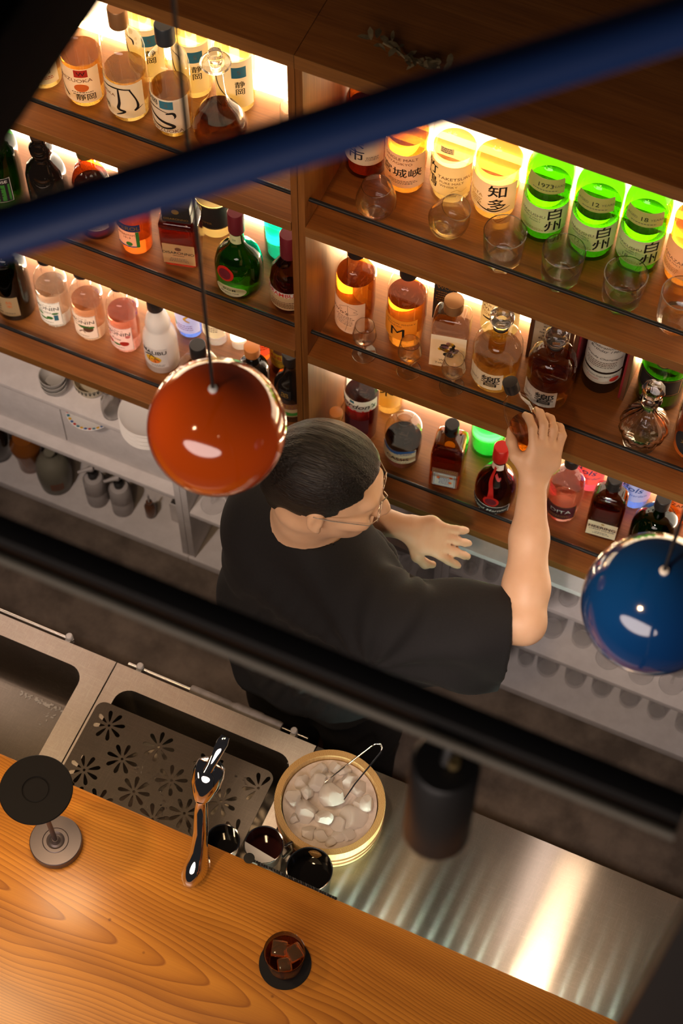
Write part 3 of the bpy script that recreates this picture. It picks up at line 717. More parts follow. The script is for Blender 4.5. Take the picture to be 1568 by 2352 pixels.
MB().lathe([(0, .003), (.036, 0), (.042, .004), (.046, .03), (.045, .06), (.036, .09), (.022, .115), (.018, .14), (.024, .165), (.0225, .165), (.0165, .14), (.0205, .115), (.0345, .09), (.0435, .06), (.0445, .03), (.04, .008), (0, .008)], M['glass'], 40).build('carafe_body', t)

# ------------------------------------------------------------------ left side, middle shelf
z = ZS[1]
A = (-1.7255, 2.1062, 0.048)
bottle(A, z, rprof(A[2], .175, .05, .016, .05), 'dgreen', 'dark green liqueur bottle with green label at the left picture edge', 'liqueur_bottle', 'gold', .15, 'black', .03, labels=[
    dict(u=(-.045, .045), v=(.045, .125), p='black', i=[('r', -.041, .049, .041, .104, 'greenk'), ('b', -.044, .046, .044, .124, .001, 'white'), ('t', 'CHARTREUSE', .0, .113, .0125, 'white', .02), ('l', -.025, .03, .09, 5, .008, 'ink')]),
    ])
A = (-1.613, 2.1148, 0.0449)
bottle(A, z, [(0, .003), (.038, 0), (.044, .005), (.044, .09), (.0435, .135), (.038, .16), (.024, .18), (.0195, .19), (.0195, .196), (.024, .205), (.025, .222), (.020, .232), (.0165, .238), (.0165, .25), (.018, .252), (.018, .258), (.01, .258)], 'black', 'black glass bottle with bulging neck, second from the left picture edge', 'liqueur_bottle')
A = (-1.504, 2.118, 0.0381)
bottle(A, z, rprof(A[2], .15, .06, .017, .06), 'brown', 'dark bottle with two cream label bands, half behind the blue rail', 'liqueur_bottle', 'dark', .15, 'gold', .03, rf=lambda a, zz: 1 + (.05 * math.cos(10 * a) if zz > .15 else 0), n=60, labels=[
    dict(u=(-.045, .045), v=(.06, .085), p='cream', i=[('l', -.035, .035, .073, 1, .006, 'grey')]), dict(u=(-.045, .045), v=(.034, .057), p='cream', n='lower_label', i=[('l', -.03, .03, .045, 2, .005, 'grey')])])
A = (-1.4047, 2.112, 0.0383)
bottle(A, z, rprof(A[2], .16, .05, .016, .06), 'clear', 'bright orange-red aperitif bottle with navy and cream label', 'aperitif_bottle', 'orange', .17, 'orange', .03, rf=lambda a, zz: 1 + (.012 if .0 < zz < .04 and int(zz * 400) % 3 == 0 else 0), labels=[
    dict(u=(-.03, .03), v=(.092, .115), p='navy', n='band_label', i=[('t', 'APEROL', 0, .103, .0165, 'gold', .02)]),
    dict(u=(-.026, .026), v=(.038, .0915), p='cream', i=[('t', 'APERITIVO', 0, .080, .0095, 'ink'), ('t', '1919', 0, .070, .009, 'ink'), ('o', .004, .05, .007, .007, 'greenk'), ('r', .019, .038, .026, .0915, 'greenk'), ('r', -.026, .038, .026, .042, 'bluek')])])
A = (-1.2988, 2.1227, 0.0603)
t = bottle((A[0], A[1]), z, rprof(.044, .135, .02, .02, .02, pw=.5), 'clear', 'square dark red amaretto bottle with wide black cap and paper label', 'liqueur_bottle', 'red', .135, rz=14, sq=(7, 1, .82), labels=[
    dict(u=(-.034, .036), v=(.022, .09), flat=.0366, p='tan', i=[('t', 'DISARONNO', 0, .060, .0118, 'ink', .02), ('t', 'ORIGINALE', 0, .051, .005, 'ink'), ('o', 0, .074, .007, .006, 'brown'), ('l', -.025, .025, .04, 3, .005, 'grey')])])
MB().box((-.031, -.026, .151), (.031, .026, .205), M['black'], .003).build('square_cap', t)
mb = MB().box((.0315, -.024, .156), (.0335, .022, .178), P['white']); mb.build('neck_tag', t)
mb = MB(); draw(mb, flat_map(.0263), [('t', 'DISARONNO', 0, .165, .009, 'gold'), ('o', 0, .19, .008, .008, 'gold')]); mb.build('cap_lettering', t)
A = (-1.263, 2.2134, 1.277)
bottle(back(A), z, rprof(.042, .19, .04, .016, .05), 'clear', 'pale spirit bottle with black and cream label behind the square amaretto bottle', 'spirit_bottle', 'pale', .15, 'black', .03, labels=[
    dict(u=(-.05, .05), v=(.045, .12), p='black', i=[('b', -.048, .047, .048, .118, .001, 'gold'), ('t', 'PIPER', 0, .065, .009, 'gold')]), dict(u=(-.05, .05), v=(.122, .15), p='cream', n='upper_label')])
A = (-1.1582, 2.1111, 0.0566)
pr = [(0, .003), (.043, 0), (.049, .005), (.0515, .02), (.052, .055), (.051, .085), (.045, .108), (.033, .126), (.021, .140), (.0155, .155), (.0135, .18), (.0135, .215), (.0155, .217), (.0155, .228), (.01, .228)]
t = bottle(A, z, pr, 'bgreen', 'round green herbal-liqueur bottle with red wax seal and maroon capsule', 'liqueur_bottle', 'gold', .11, 'maroon', .06, .0175, labels=[
    dict(u=(-.034, .036), v=(.016, .052), p='cream', oval=True, i=[('t', 'D.O.M', 0, .039, .010, 'ink', .02), ('t', 'BENEDICTINE', 0, .028, .0065, 'ink', .01)]),
    dict(u=(-.05, .05), v=(.165, .19), p='cream', n='neck_label', i=[('t', 'D.O.M', .0, .177, .009, 'ink')])])
mb = MB(); patch(mb, prof_map(pr), -.028, .012, .07, .11, C['wax'], .0025, oval=True); patch(mb, prof_map(pr), -.022, .006, .076, .104, C['maroon'], .0032, oval=True); mb.build('wax_seal', t)
A = (-1.1165, 2.2406, 1.277)
bottle(back(A), z, rprof(.04, .16, .05, .014, .05), 'teal', 'teal green spirit bottle behind the cream-labelled bottle by the upright', 'spirit_bottle', 'water', .12, 'black', .03)
A = (-1.0408, 2.1144, 0.0438)
pr = [(0, .003), (.037, 0), (.042, .005), (.0435, .03), (.043, .08), (.038, .115), (.025, .14), (.017, .16), (.0155, .2), (.018, .203), (.018, .212), (.01, .212)]
bottle((min(A[0], -1.027), A[1]), z, pr, 'brown', 'brown liqueur bottle with cream label and maroon capsule against the upright', 'liqueur_bottle', 'dark', .11, 'maroon', .07, .019, labels=[
    dict(u=(-.044, .044), v=(.02, .066), p='sand', i=[('l', -.03, .03, .046, 4, .006, 'brown')]),
    dict(u=(-.046, .046), v=(.063, .080), p='white', n='band_label', i=[('t', 'DRAMBUIE', 0, .0715, .0165, 'redk', .03)])])

# ------------------------------------------------------------------ left side, lowest shelf
z = ZS[2]
A = (-1.784, 2.1185, 0.0465)
bottle(A, z, rprof(A[2], .16, .07, .014, .06), 'dgreen', 'dark green sake bottle with torn cream label at the left picture edge', 'sake_bottle', 'black', .16, 'black', .03, labels=[
    dict(u=(-.042, .034), v=(.025, .10), p='sand', i=[('t', '寶\n王', -.018, .062, .030, 'ink', .04), ('t', '純\n米', .014, .072, .014, 'orange'), ('l', .0, .025, .036, 1, .005, 'grey')])])
def syrup(A, liq, lab, sub, art, glass='clear'):
    return bottle(A, z, rprof(A[2], .15, .045, .0165, .06), glass, lab, 'syrup_bottle', liq, .135, 'black', .03, group='flavoured syrup bottles', labels=[
        dict(u=(-.035, .035), v=(.022, .112), p='pale', i=[('b', -.0345, .0225, .0345, .1115, .0008, 'grey'), ('t', 'MONIN', 0, .088, .0185, 'ink', .02), ('t', 'Le Sirop de', 0, .1015, .0065, 'grey', 0, .3), ('t', sub, -.004, .073 if sub != 'Rose' else .066, .012, 'ink', 0, .3)] + art + [('l', -.024, .016, .032, 1, .005, 'grey')])])
syrup((-1.6771, 2.1308, 0.039), 'water', 'clear mint syrup bottle with leaf label, first of the three syrup bottles', 'Mojito', [('o', -.018, .062, .009, .005, 'greenk'), ('o', -.01, .046, .012, .004, 'greenk'), ('o', .006, .052, .008, .006, 'greenk'), ('o', .02, .07, .008, .004, 'greenk'), ('r', .016, .042, .026, .064, 'teal')])
syrup((-1.5822, 2.1307, 0.0388), 'blush', 'peach-tinted coconut syrup bottle, middle of the three syrup bottles', 'Coconut', [('o', .014, .060, .012, .010, 'brown'), ('o', .004, .07, .014, .005, 'greenk'), ('o', .02, .068, .009, .005, 'greenk'), ('s', [(-.01, .044, .003), (.0, .054, .003), (.006, .046, .002)], 'brown')])
syrup((-1.4896, 2.1347, 0.0382), 'pink', 'pink rose syrup bottle with red flowers on label, third of the syrup bottles', 'Rose', [('o', .014, .05, .011, .009, 'redk'), ('o', -.022, .048, .009, .007, 'redk'), ('o', -.004, .045, .010, .004, 'greenk'), ('o', .024, .078, .006, .006, 'pink'), ('o', -.024, .074, .005, .006, 'pink')])
A = (-1.39, 2.1232, 0.0437)
bottle(A, z, [(0, .003), (.036, 0), (.041, .005), (.041, .06), (.0405, .1), (.038, .12), (.030, .145), (.0285, .155), (.030, .163), (.024, .19), (.0165, .205), (.0165, .24), (.018, .242), (.018, .25), (.01, .25)], 'frost', 'white coconut-rum bottle with palm tree and sun on the front', 'rum_bottle', cap='black', cap_h=.04, labels=[
    dict(u=(-.032, .036), v=(.03, .105), p='pale', i=[('t', 'MALIBU', .003, .089, .0185, 'ink', .04), ('o', .0, .062, .020, .014, 'yel'), ('o', .002, .056, .015, .008, 'orange'), ('s', [(-.012, .05, .002), (-.008, .07, .002), (-.004, .078, .001)], 'ink'), ('s', [(-.022, .072, .003), (-.006, .08, .005), (.008, .07, .003)], 'ink'), ('s', [(.006, .05, .002), (.004, .064, .0015)], 'ink'), ('s', [(-.004, .062, .002), (.005, .067, .004), (.016, .06, .002)], 'ink'), ('l', -.01, .03, .04, 2, .005, 'grey')])])
A = (-1.2821, 2.1107, 0.808)
bottle(A, z, [(0, .003), (.045, 0), (.052, .005), (.054, .03), (.05, .06), (.036, .085), (.02, .1), (.0165, .11), (.0165, .13), (.018, .132), (.018, .137), (.01, .137)], 'clear', 'squat clear bottle with black cap rising behind the orange pendant', 'spirit_bottle', 'pale', .06, 'black', .045, .0195)
A = (-1.3596, 2.2077, 0.808)
bottle(back(A), z, rprof(.035, .2, .04, .013, .05), 'clear', 'white-labelled liqueur bottle with blue contents behind the white rum bottle', 'liqueur_bottle', 'blue', .19, 'black', .03, labels=[
    dict(u=(-.04, .04), v=(.03, .15), p='pale', i=[('s', [(.0, .115, .005), (.014, .105, .006), (.004, .09, .006), (.016, .077, .004)], 'yel'), ('s', [(-.03, .07, .006), (-.02, .05, .008)], 'greenk'), ('l', -.02, .025, .06, 3, .008, 'mauve')])])
A = (-1.3101, 2.2257, 0.808)
bottle(back(A, -1.3), z, rprof(0.0325, .2, .04, .013, .05), 'clear', 'clear spirit bottle with port-style label behind the squat black-capped bottle', 'spirit_bottle', 'water', .17, 'black', .03, labels=[
    dict(u=(-.035, .035), v=(.045, .13), p='cream', i=[('t', 'PORT', .0, .105, .018, 'brown', .02), ('l', -.025, .025, .085, 3, .007, 'brown')])])
A = (-1.2515, 2.2218, 0.808)
bottle(back(A, -1.241), z, rprof(0.026, .14, .05, .013, .04), 'clear', 'empty-looking clear bottle glowing white behind the orange pendant', 'spirit_bottle', 'water', .1, 'black', .03)
A = (-1.1489, 2.1263, 0.808)
bottle(A, z, rprof(.038, .1, .045, .0165, .05), 'black', 'black bottle with orange screw cap behind the orange pendant', 'liqueur_bottle', None, 0, 'orange', .03, .0185)
A = (-1.1825, 2.2051, 0.808)
bottle(back(A, -1.184), z, rprof(0.031, .2, .03, .013, .05), 'clear', 'spirit bottle with peach paper label behind the orange screw cap', 'spirit_bottle', 'orange', .18, 'black', .03, labels=[
    dict(u=(-.045, .045), v=(.035, .15), p='pinkp', i=[('t', 'genever', .0, .115, .017, 'brown'), ('l', -.03, .03, .098, 5, .009, 'brown')])])
A = (-1.1097, 2.2013, 0.808)
bottle(back(A, -1.116), z, rprof(0.0365, .16, .045, .014, .05), 'black', 'dark coffee-liqueur bottle with yellow label near the upright', 'liqueur_bottle', None, 0, 'black', .03, labels=[
    dict(u=(-.045, .045), v=(.04, .135), p='yellow', i=[('t', 'KAHLÚA', 0, .080, .0185, 'redk', .05), ('r', -.014, .095, .014, .12, 'brown'), ('l', -.03, .03, .065, 2, .006, 'brown')])])
A = (-1.0512, 2.1258, 0.0441)
pr = [(0, .003), (.036, 0), (.041, .005), (.0415, .09), (.040, .12), (.031, .142), (.019, .158), (.016, .18), (.016, .215), (.018, .217), (.018, .228), (.01, .228)]
bottle((min(A[0], -1.024), A[1]), z, pr, 'black', 'black cream-liqueur bottle with gold double-letter emblem against the upright', 'liqueur_bottle', None, 0, 'black', .035, labels=[
    dict(u=(-.05, .05), v=(.062, .084), p='brownp', i=[('t', 'BAILEYS', 0, .073, .0185, 'gold', .04)]),
    dict(u=(-.05, .05), v=(.03, .0615), p='sand', n='scene_label', i=[('s', [(-.05, .04, .012), (-.02, .046, .016), (.02, .04, .014), (.05, .046, .012)], 'greenk'), ('l', -.03, .03, .034, 1, .004, 'brown')]),
    dict(u=(-.016, .016), v=(.103, .131), p='black', n='emblem', i=[('t', 'B', -.004, .117, .021, 'gold', .01), ('t', 'B', .005, .116, .021, 'gold', .01)])])

# ------------------------------------------------------------------ drinking glasses on the bottle shelves
def glass_thing(name, lab, xy, z, prof, group=None, n=36, rf=None, rz=0, rot=None, smooth=True, cat='glass', m='glass'):
    t = thing(name, lab, cat, (xy[0], xy[1], z + .0004), math.radians(rz), group)
    if rot: t.rotation_euler = tuple(math.radians(a) for a in rot)
    MB().lathe(prof, M[m], n, rf=rf, smooth=smooth).build('glass_bowl', t, angle=35)
    return t
z = ZS[0]
sn = [(0, .004), (.016, 0), (.019, .003), (.015, .007), (.02, .012), (.033, .024), (.0395, .042), (.038, .058), (.032, .078), (.0285, .090), (.0275, .090), (.031, .077), (.0365, .058), (.038, .042), (.0315, .0255), (.018, .015), (0, .013)]
glass_thing('snifter_glass', 'stemless snifter glass nearest the upright on the right top shelf', (-0.8375, 2.0795, 1.72), z, sn, 'stemless snifters')
glass_thing('snifter_glass', 'stemless snifter glass leaning right, in front of the amber and pale bottles', (-0.7085, 2.0935, 1.72), z + .0056, sn, 'stemless snifters', rot=(0, 17, 0))
def rocks(xy, lab):
    t = thing('rocks_glass', lab, 'glass', (xy[0], xy[1], z + .0004), .3, 'rocks glasses on the top shelf')
    oct_ = lambda a, zz: (1 / math.cos(((a + PI / 8) % (PI / 4)) - PI / 8)) if zz < .017 else 1 + .006 * math.cos(20 * a + zz * 400) * (zz < .05)
    MB().lathe([(0, .002), (.026, 0), (.028, .004), (.028, .010), (.033, .016), (.036, .022), (.0375, .045), (.039, .066), (.0405, .094), (.0385, .094), (.0368, .066), (.034, .03), (.028, .021), (0, .020)], M['glass'], 48, rf=oct_).build('glass_bowl', t, angle=30)
rocks((-0.5783, 2.0765, 1.72), 'octagon-footed rocks glass in front of the first green bottle')
rocks((-0.4643, 2.0805, 1.72), 'octagon-footed rocks glass in front of the second green bottle')
rocks((-0.3433, 2.0786, 1.72), 'octagon-footed rocks glass in front of the third green bottle')
glass_thing('rocks_glass', 'fluted tumbler at the right picture edge of the top shelf', (-0.2358, 2.0788, 1.72), z, [(0, .002), (.026, 0), (.032, .005), (.035, .018), (.0375, .05), (.0385, .096), (.0365, .096), (.0352, .05), (.032, .024), (0, .02)], 'fluted tumblers', 64, lambda a, zz: 1 + .02 * abs(math.cos(10 * a)) * (zz < .085))
z = ZS[1]
st = [(0, .002), (.025, 0), (.0262, .0015), (.014, .004), (.005, .009), (.0035, .018), (.0035, .038), (.007, .044), (.018, .052), (.0245, .064), (.0255, .073), (.023, .088), (.0205, .104), (.0195, .104), (.022, .087), (.0243, .073), (.023, .063), (.016, .0535), (0, .048)]
for A, lab in (((-0.8421, 2.0436, 1.277), 'small stemmed tasting glass nearest the upright, before the leaf label'), ((-0.7403, 2.0428, 1.277), 'small stemmed tasting glass before the orange-labelled bottle'), ((-0.6428, 2.0453, 1.277), 'small stemmed tasting glass before the flower-collage label')):
    glass_thing('tasting_glass', lab, (A[0], max(A[1], 2.052)), z, st, 'stemmed tasting glasses')

# ================================================================== things in the white base cabinets
zt = 0.6174
def bowl(xy, z, lab):
    t = thing('small_bowl', lab, 'bowl', (xy[0], xy[1], z), 0, 'stacked grey bowls')
    MB().lathe([(0, .003), (.014, 0), (.016, .002), (.022, .008), (.030, .022), (.034, .040), (.032, .040), (.028, .024), (.02, .011), (0, .007)], M['bowl_grey'], 32).build('bowl', t)
M['bowl_grey'] = mat('pale_grey_glaze', (0.42, 0.40, 0.37), 0.35)
A = (-1.6608, 2.0377, 0.0346)
for k, lab in enumerate(('small grey bowl, bottom of the stack on the left white cabinet', 'small grey bowl in the middle of the stack on the left white cabinet', 'small grey bowl, topmost of the stack on the left white cabinet')):
    bowl(A, zt + .0005 + k * .017, lab)
A = (-1.5806, 2.0776, 0.0422)
t = thing('patterned_bowl', 'cream bowl with dark triangle pattern beside the grey bowls', 'bowl', (A[0], A[1], zt))
M['cream_glaze'] = mat('cream_glaze', (0.55, 0.48, 0.34), 0.35)
mb = MB().lathe([(0, .003), (.022, 0), (.025, .002), (.033, .012), (.040, .032), (.041, .05), (.039, .05), (.037, .033), (.03, .015), (0, .006)], M['cream_glaze'], 40)
fm = prof_map([(.025, .002), (.033, .012), (.040, .032), (.041, .05)])
for k in range(16):
    a = -.075 + k * .0100
    v = [fm(a, .044, .0006), fm(a + .008, .044, .0006), fm(a + .004, .030, .0006)]; mb.add(v, [(0, 1, 2)], M['ink'])
    mb.add([fm(a + .002, .020, .0006), fm(a + .006, .020, .0006), fm(a + .004, .013, .0006)], [(0, 1, 2)], M['ink'])
    patch(mb, fm, a, a + .008, .047, .050, M['ink'], .0006, 2, 1)
mb.build('bowl', t)
A = (-1.4905, 2.0252, 0.0225)
t = thing('glass_carafe', 'small clear glass carafe between patterned bowl and plate stack', 'carafe', (A[0] - .012, A[1] + .012, zt + .0004))
MB().lathe([(0, .003), (.020, 0), (.024, .004), (.026, .03), (.024, .06), (.014, .08), (.012, .1), (.016, .112), (.0145, .112), (.0105, .1), (.0125, .08), (.0225, .06), (.0245, .03), (.022, .007), (0, .007)], M['glass'], 32).build('carafe_body', t)
A = (-1.413, 2.0381, 0.617)
A = (A[0] + .014, A[1])
for k in range(11):
    t = thing('dinner_plate', 'white plate, number %s from the bottom of the stack beside the orange pendant' % ('one two three four five six seven eight nine ten eleven'.split()[k]) if k < 10 else 'white plate, topmost of the stack beside the orange pendant', 'plate', (A[0] + .004 * ((k * 7) % 3 - 1) / 3, A[1], zt + .0004 + k * .0062), 0, 'stacked white plates')
    MB().lathe([(0, .002), (.045, 0), (.048, .002), (.070, .012), (.072, .014), (.070, .0148), (.047, .0055), (0, .0045)], M['white'], 48).build('plate', t)
A = (-1.571, 2.0062, 0.6)
t = thing('painted_dish', 'dish with colourful painted rim showing in the gap above the drawers', 'dish', (A[0], YF + .047, .5661))
mb = MB().lathe([(0, .002), (.035, 0), (.038, .002), (.062, .012), (.064, .014), (.062, .0148), (.037, .0055), (0, .0045)], M['white'], 48)
for k in range(36):
    a = 2 * PI * k / 36
    r0, r1 = .056, .063
    c = [K['bluek'], K['redk'], K['teal'], K['yel']][k % 4]
    mb.add([(r0 * math.cos(a), r0 * math.sin(a), .0128), (r1 * math.cos(a), r1 * math.sin(a), .0157), (r1 * math.cos(a + .12), r1 * math.sin(a + .12), .0157), (r0 * math.cos(a + .12), r0 * math.sin(a + .12), .0128)], [(0, 1, 2, 3)], c)
mb.build('dish', t)
zb = 0.0604
A = (-1.9394, 2.0783, 0.046)
t = thing('dark_jar', 'dark brown glass jar at the left edge of the lowest white shelf', 'jar', (A[0], A[1], zb))
MB().lathe([(0, .002), (.035, 0), (.038, .004), (.038, .13), (.03, .15), (.028, .16), (.032, .162), (.032, .17), (0, .17)], mat('dark_brown_glass', (.02, .012, .008), .1), 36).build('jar_body', t)
A = (-1.8389, 2.0773, 0.0398)
t = thing('amber_jar', 'amber glass jar with wide shoulders on the lowest white shelf', 'jar', (A[0], A[1], zb))
MB().lathe([(0, .002), (.028, 0), (.031, .004), (.033, .06), (.042, .10), (.043, .12), (.03, .14), (.028, .15), (.03, .152), (0, .152)], mat('amber_brown_glass', (.22, .07, .012), .12, spec=.6), 36).build('jar_body', t)
A = (-1.7464, 2.0568, 0.0491)
t = thing('stoneware_flagon', 'grey-green stoneware flagon with brown label on the lowest white shelf', 'flagon', (A[0], A[1], zb))
pr = [(0, .003), (.038, 0), (.043, .005), (.047, .05), (.0475, .085), (.043, .115), (.03, .135), (.016, .145), (.013, .155), (.015, .158), (.015, .168), (0, .168)]
MB().lathe(pr, mat('grey_green_glaze', (.17, .16, .12), .45), 40).build('flagon_body', t)
label_part(t, prof_map(pr), .012, .045, .035, .07, 'brownp', [('l', .016, .04, .06, 4, .006, 'grey')])
M['pump_body'] = mat('milky_plastic', (.42, .39, .38), .5)
for A, lab in (((-1.6195, 2.0563, 0.0346), 'white pump bottle beside the stoneware flagon on the lowest white shelf'), ((-1.5435, 2.0593, 0.0333), 'white pump bottle nearer the cabinet upright on the lowest white shelf')):
    t = thing('pump_bottle', lab, 'bottle', (A[0], A[1], zb), .3, 'white pump bottles')
    MB().lathe([(0, .002), (.027, 0), (.0295, .003), (.0295, .055), (.028, .058), (.0295, .061), (.0295, .112), (.024, .124), (.012, .128), (0, .128)], M['pump_body'], 36).build('bottle_body', t)
    MB().lathe([(0, .1285), (.013, .1285), (.013, .142), (.005, .144), (.004, .165), (0, .165)], M['black'], 24).build('pump_neck', t)
    MB().tube([(0, 0, .166), (0, 0, .170), (-.012, -.006, .171), (-.034, -.014, .166)], [.009, .010, .006, .004], M['pump_body'], 10).build('pump_spout', t)
A = (-1.4653, 2.0732, 0.0166)
t = thing('brown_bottle', 'small brown bottle with glass dropper near the cabinet upright', 'bottle', (A[0], A[1], zb))
MB().lathe([(0, .002), (.0135, 0), (.015, .003), (.015, .05), (.01, .058), (.008, .062), (.009, .064), (.009, .072), (0, .072)], mat('brown_medicine_glass', (.12, .05, .025), .15), 28).build('bottle_body', t)
MB().tube([(0, 0, .0725), (0, 0, .11)], .003, M['pump_body'], 10).build('dropper', t)
A = (-1.4372, 2.118, 0.06)
t = thing('plastic_bin', 'open grey-white plastic bin against the cabinet upright', 'bin', (-1.372, 2.16, zb))
MB().box((-.032, -.08, 0), (.032, .08, .003), M['white_board']).box((-.034, -.082, .003), (-.031, .082, .10), M['white_board']).box((.031, -.082, .003), (.034, .082, .10), M['white_board']).box((-.031, -.082, .003), (.031, -.079, .10), M['white_board']).box((-.031, .079, .003), (.031, .082, .10), M['white_board']).build('bin', t)
t = thing('folded_stand', 'dark folded metal stand lying on the lowest shelf behind the bartender', 'stand', (-1.11, 2.12, zb))
MB().tube([(-.13, 0.02, .012), (.2, 0.02, .012)], .011, M['black_metal'], 14).tube([(-.11, 0.02, .03), (.2, 0.05, .02)], .007, M['bowl_grey'], 12).lathe([(0, -.0), (.02, 0), (.022, .012), (.014, .03), (0, .03)], M['black_metal'], 20, c=(-.14, .02)).build('stand', t)

def tumbler(A, z, r, h, lab, grp, tint='light_glass'):
    t = thing('tumbler', lab, 'glass', (A[0], A[1], z + .0004), 0, grp)
    q = r
    MB().lathe([(0, .002), (q * .78, 0), (q * .86, .003), (q * .95, h * .3), (q, h), (q - .0016, h), (q * .95 - .002, h * .3), (q * .8, .012), (0, .010)], M[tint], 28).build('glass_bowl', t)
M['dark_glass'] = mat('smoky_blue_glass', (.25, .3, .42), 0.0, trans=1.0, ior=1.45)
g = 'tumblers in the right white cabinet'
row = [(-0.3817, 2.0698, 0.0224), (-0.326, 2.0781, 0.0338), (-0.2459, 2.0815, 0.0304)]
for A, tint, lab in zip(row, ('dark_glass', 'light_glass', 'light_glass'), ('smoky blue tumbler under the raised elbow', 'clear tumbler right of the smoky blue one, second white shelf', 'clear tumbler beside the blue pendant, second white shelf')):
    tumbler(A, .31, A[2], .105, lab, g if tint == 'light_glass' else None, tint)
for A, lab in zip([(-0.4896, 2.0259, 0.0229), (-0.3475, 2.0357, 0.0166), (-0.2979, 2.0433, 0.0274), (-0.5399, 2.0228, 0.0208)], ('clear tumbler behind the reaching hand, upper white shelf', 'clear tumbler just right of the forearm, upper white shelf', 'clear tumbler left of the blue pendant, upper white shelf', 'clear tumbler below the fingertips, upper white shelf')):
    tumbler(A, .568, A[2], .095, lab, g)
names = ['first', 'second', 'third', 'fourth', 'fifth', 'sixth', 'seventh']
for A, nm in zip([(-0.3745, 2.0839, 0.024), (-0.3145, 2.0867, 0.0319), (-0.2379, 2.0852, 0.0301), (-0.1651, 2.088, 0.03), (-0.0888, 2.0899, 0.03), (-0.0124, 2.0868, 0.0287), (0.0658, 2.0806, 0.0286)], names):
    tumbler(A, .06, A[2], .12, nm + ' tumbler from the left on the lowest white shelf under the blue pendant', 'tumblers on the lowest white shelf')
wine = [(0, .002), (.030, 0), (.0315, .0015), (.015, .004), (.005, .010), (.0035, .022), (.0035, .075), (.007, .083), (.022, .094), (.034, .112), (.038, .135), (.036, .160), (.031, .185), (.0298, .185), (.0348, .160), (.0365, .135), (.0325, .113), (.021, .0965), (0, .09)]
for A, nm in zip([(-0.1686, 2.0599, 0.31), (-0.0797, 2.0545, 0.31), (-0.0029, 2.0593, 0.31)], ('nearest the blue pendant\u2019s left edge', 'directly below the blue pendant', 'at the right picture edge')):
    glass_thing('wine_glass', 'stemmed wine glass ' + nm + ', second white shelf', A, .31, wine, 'wine glasses in the right cabinet', m='light_glass')
for A, lab in (((-1.252, 2.05), 'stemmed wine glass beside the cabinet upright under the orange pendant'), ((-1.170, 2.045), 'stemmed wine glass against the bartender\u2019s shirt, middle cabinet')):
    glass_thing('wine_glass', lab, A, .315, wine, 'wine glasses in the middle cabinet', m='light_glass')
for A, lab in (((-.815, 2.09), 'stemmed wine glass left of the arm gap in the middle cabinet'), ((-.776, 2.16), 'stemmed wine glass farther back in the gap below the reaching arm'), ((-.741, 2.09), 'stemmed wine glass near the grey cabinet joint below the reaching arm'), ((-.663, 2.088), 'stemmed wine glass touching the grey cabinet joint')):
    glass_thing('wine_glass', lab, A, .315, wine, 'wine glasses in the middle cabinet', m='light_glass')

# ================================================================== stainless work line
def ss_mat(name, c, r0, an):
    m = mat(name, c, r0, 1.0, Anisotropic=an); t = NT(m)
    tc = t.n('ShaderNodeTexCoord')
    tg = t.n('ShaderNodeTangent', direction_type='UV_MAP')
    t.link(tg.outputs[0], t.b.inputs['Tangent'])
    n2 = t.n('ShaderNodeTexNoise', {'Vector': tc.outputs['Object'], 'Scale': 7.0, 'Detail': 6, 'Roughness': 0.7})
    mp3 = t.n('ShaderNodeMapping', {'Vector': tc.outputs['Object'], 'Scale': (30, 700, 60), 'Rotation': (0, 0, 0.5)})
    n3 = t.n('ShaderNodeTexNoise', {'Vector': mp3.outputs[0], 'Scale': 1.0, 'Detail': 3, 'Distortion': 1.5})
    mp4 = t.n('ShaderNodeMapping', {'Vector': tc.outputs['Object'], 'Scale': (700, 40, 60), 'Rotation': (0, 0, 0.3)})
    n4 = t.n('ShaderNodeTexNoise', {'Vector': mp4.outputs[0], 'Scale': 1.0, 'Detail': 3, 'Distortion': 1.5})
    sc = t.math('MAXIMUM', n3.outputs[0], n4.outputs[0])
    t.link(t.math('ADD', t.math('MULTIPLY', n2.outputs[0], 0.14), r0 - .07), t.b.inputs['Roughness'])
    t.link(t.ramp(sc, [(0.5, c), (0.72, tuple(min(1, x * 1.25) for x in c))]), t.b.inputs['Base Color'])
    t.bump(sc, 0.06, 0.0004)
    return m
def worktop_mat():
    m = ss_mat('brushed_stainless_sheet', (0.19, 0.16, 0.135), 0.34, 0.0); t = NT(m)
    gl = t.n('ShaderNodeBsdfAnisotropic', {'Roughness': 0.18, 'Anisotropy': -0.80, 'Color': (0.30, 0.26, 0.22, 1)})
    tg = t.n('ShaderNodeTangent', direction_type='UV_MAP')
    t.link(tg.outputs[0], gl.inputs['Tangent'])
    mx = t.n('ShaderNodeMixShader', {0: 0.45, 1: t.b.outputs[0], 2: gl.outputs[0]})
    t.link(mx.outputs[0], t.t.nodes['Material Output'].inputs[0])
    return m
M['ss'] = worktop_mat()
M['ss_dark'] = ss_mat('dull_scratched_stainless', (0.21, 0.18, 0.155), 0.40, 0.2)
M['ss_rim'] = ss_mat('satin_stainless_rim', (0.85, 0.75, 0.68), 0.48, 0.2)
ZW = 0.86
def rrect(x0, y0, x1, y1, r, n=6):
    p = []
    for cx, cy, a0 in ((x1 - r, y1 - r, 0), (x0 + r, y1 - r, 90), (x0 + r, y0 + r, 180), (x1 - r, y0 + r, 270)):
        for k in range(n + 1):
            a = math.radians(a0 + 90 * k / n); p.append((cx + r * math.cos(a), cy + r * math.sin(a)))
    return p
def planar_uv(me):
    uv = me.uv_layers.new(name='flat')
    for lp in me.loops:
        co = me.vertices[lp.vertex_index].co; uv.data[lp.index].uv = (co.y, co.x)
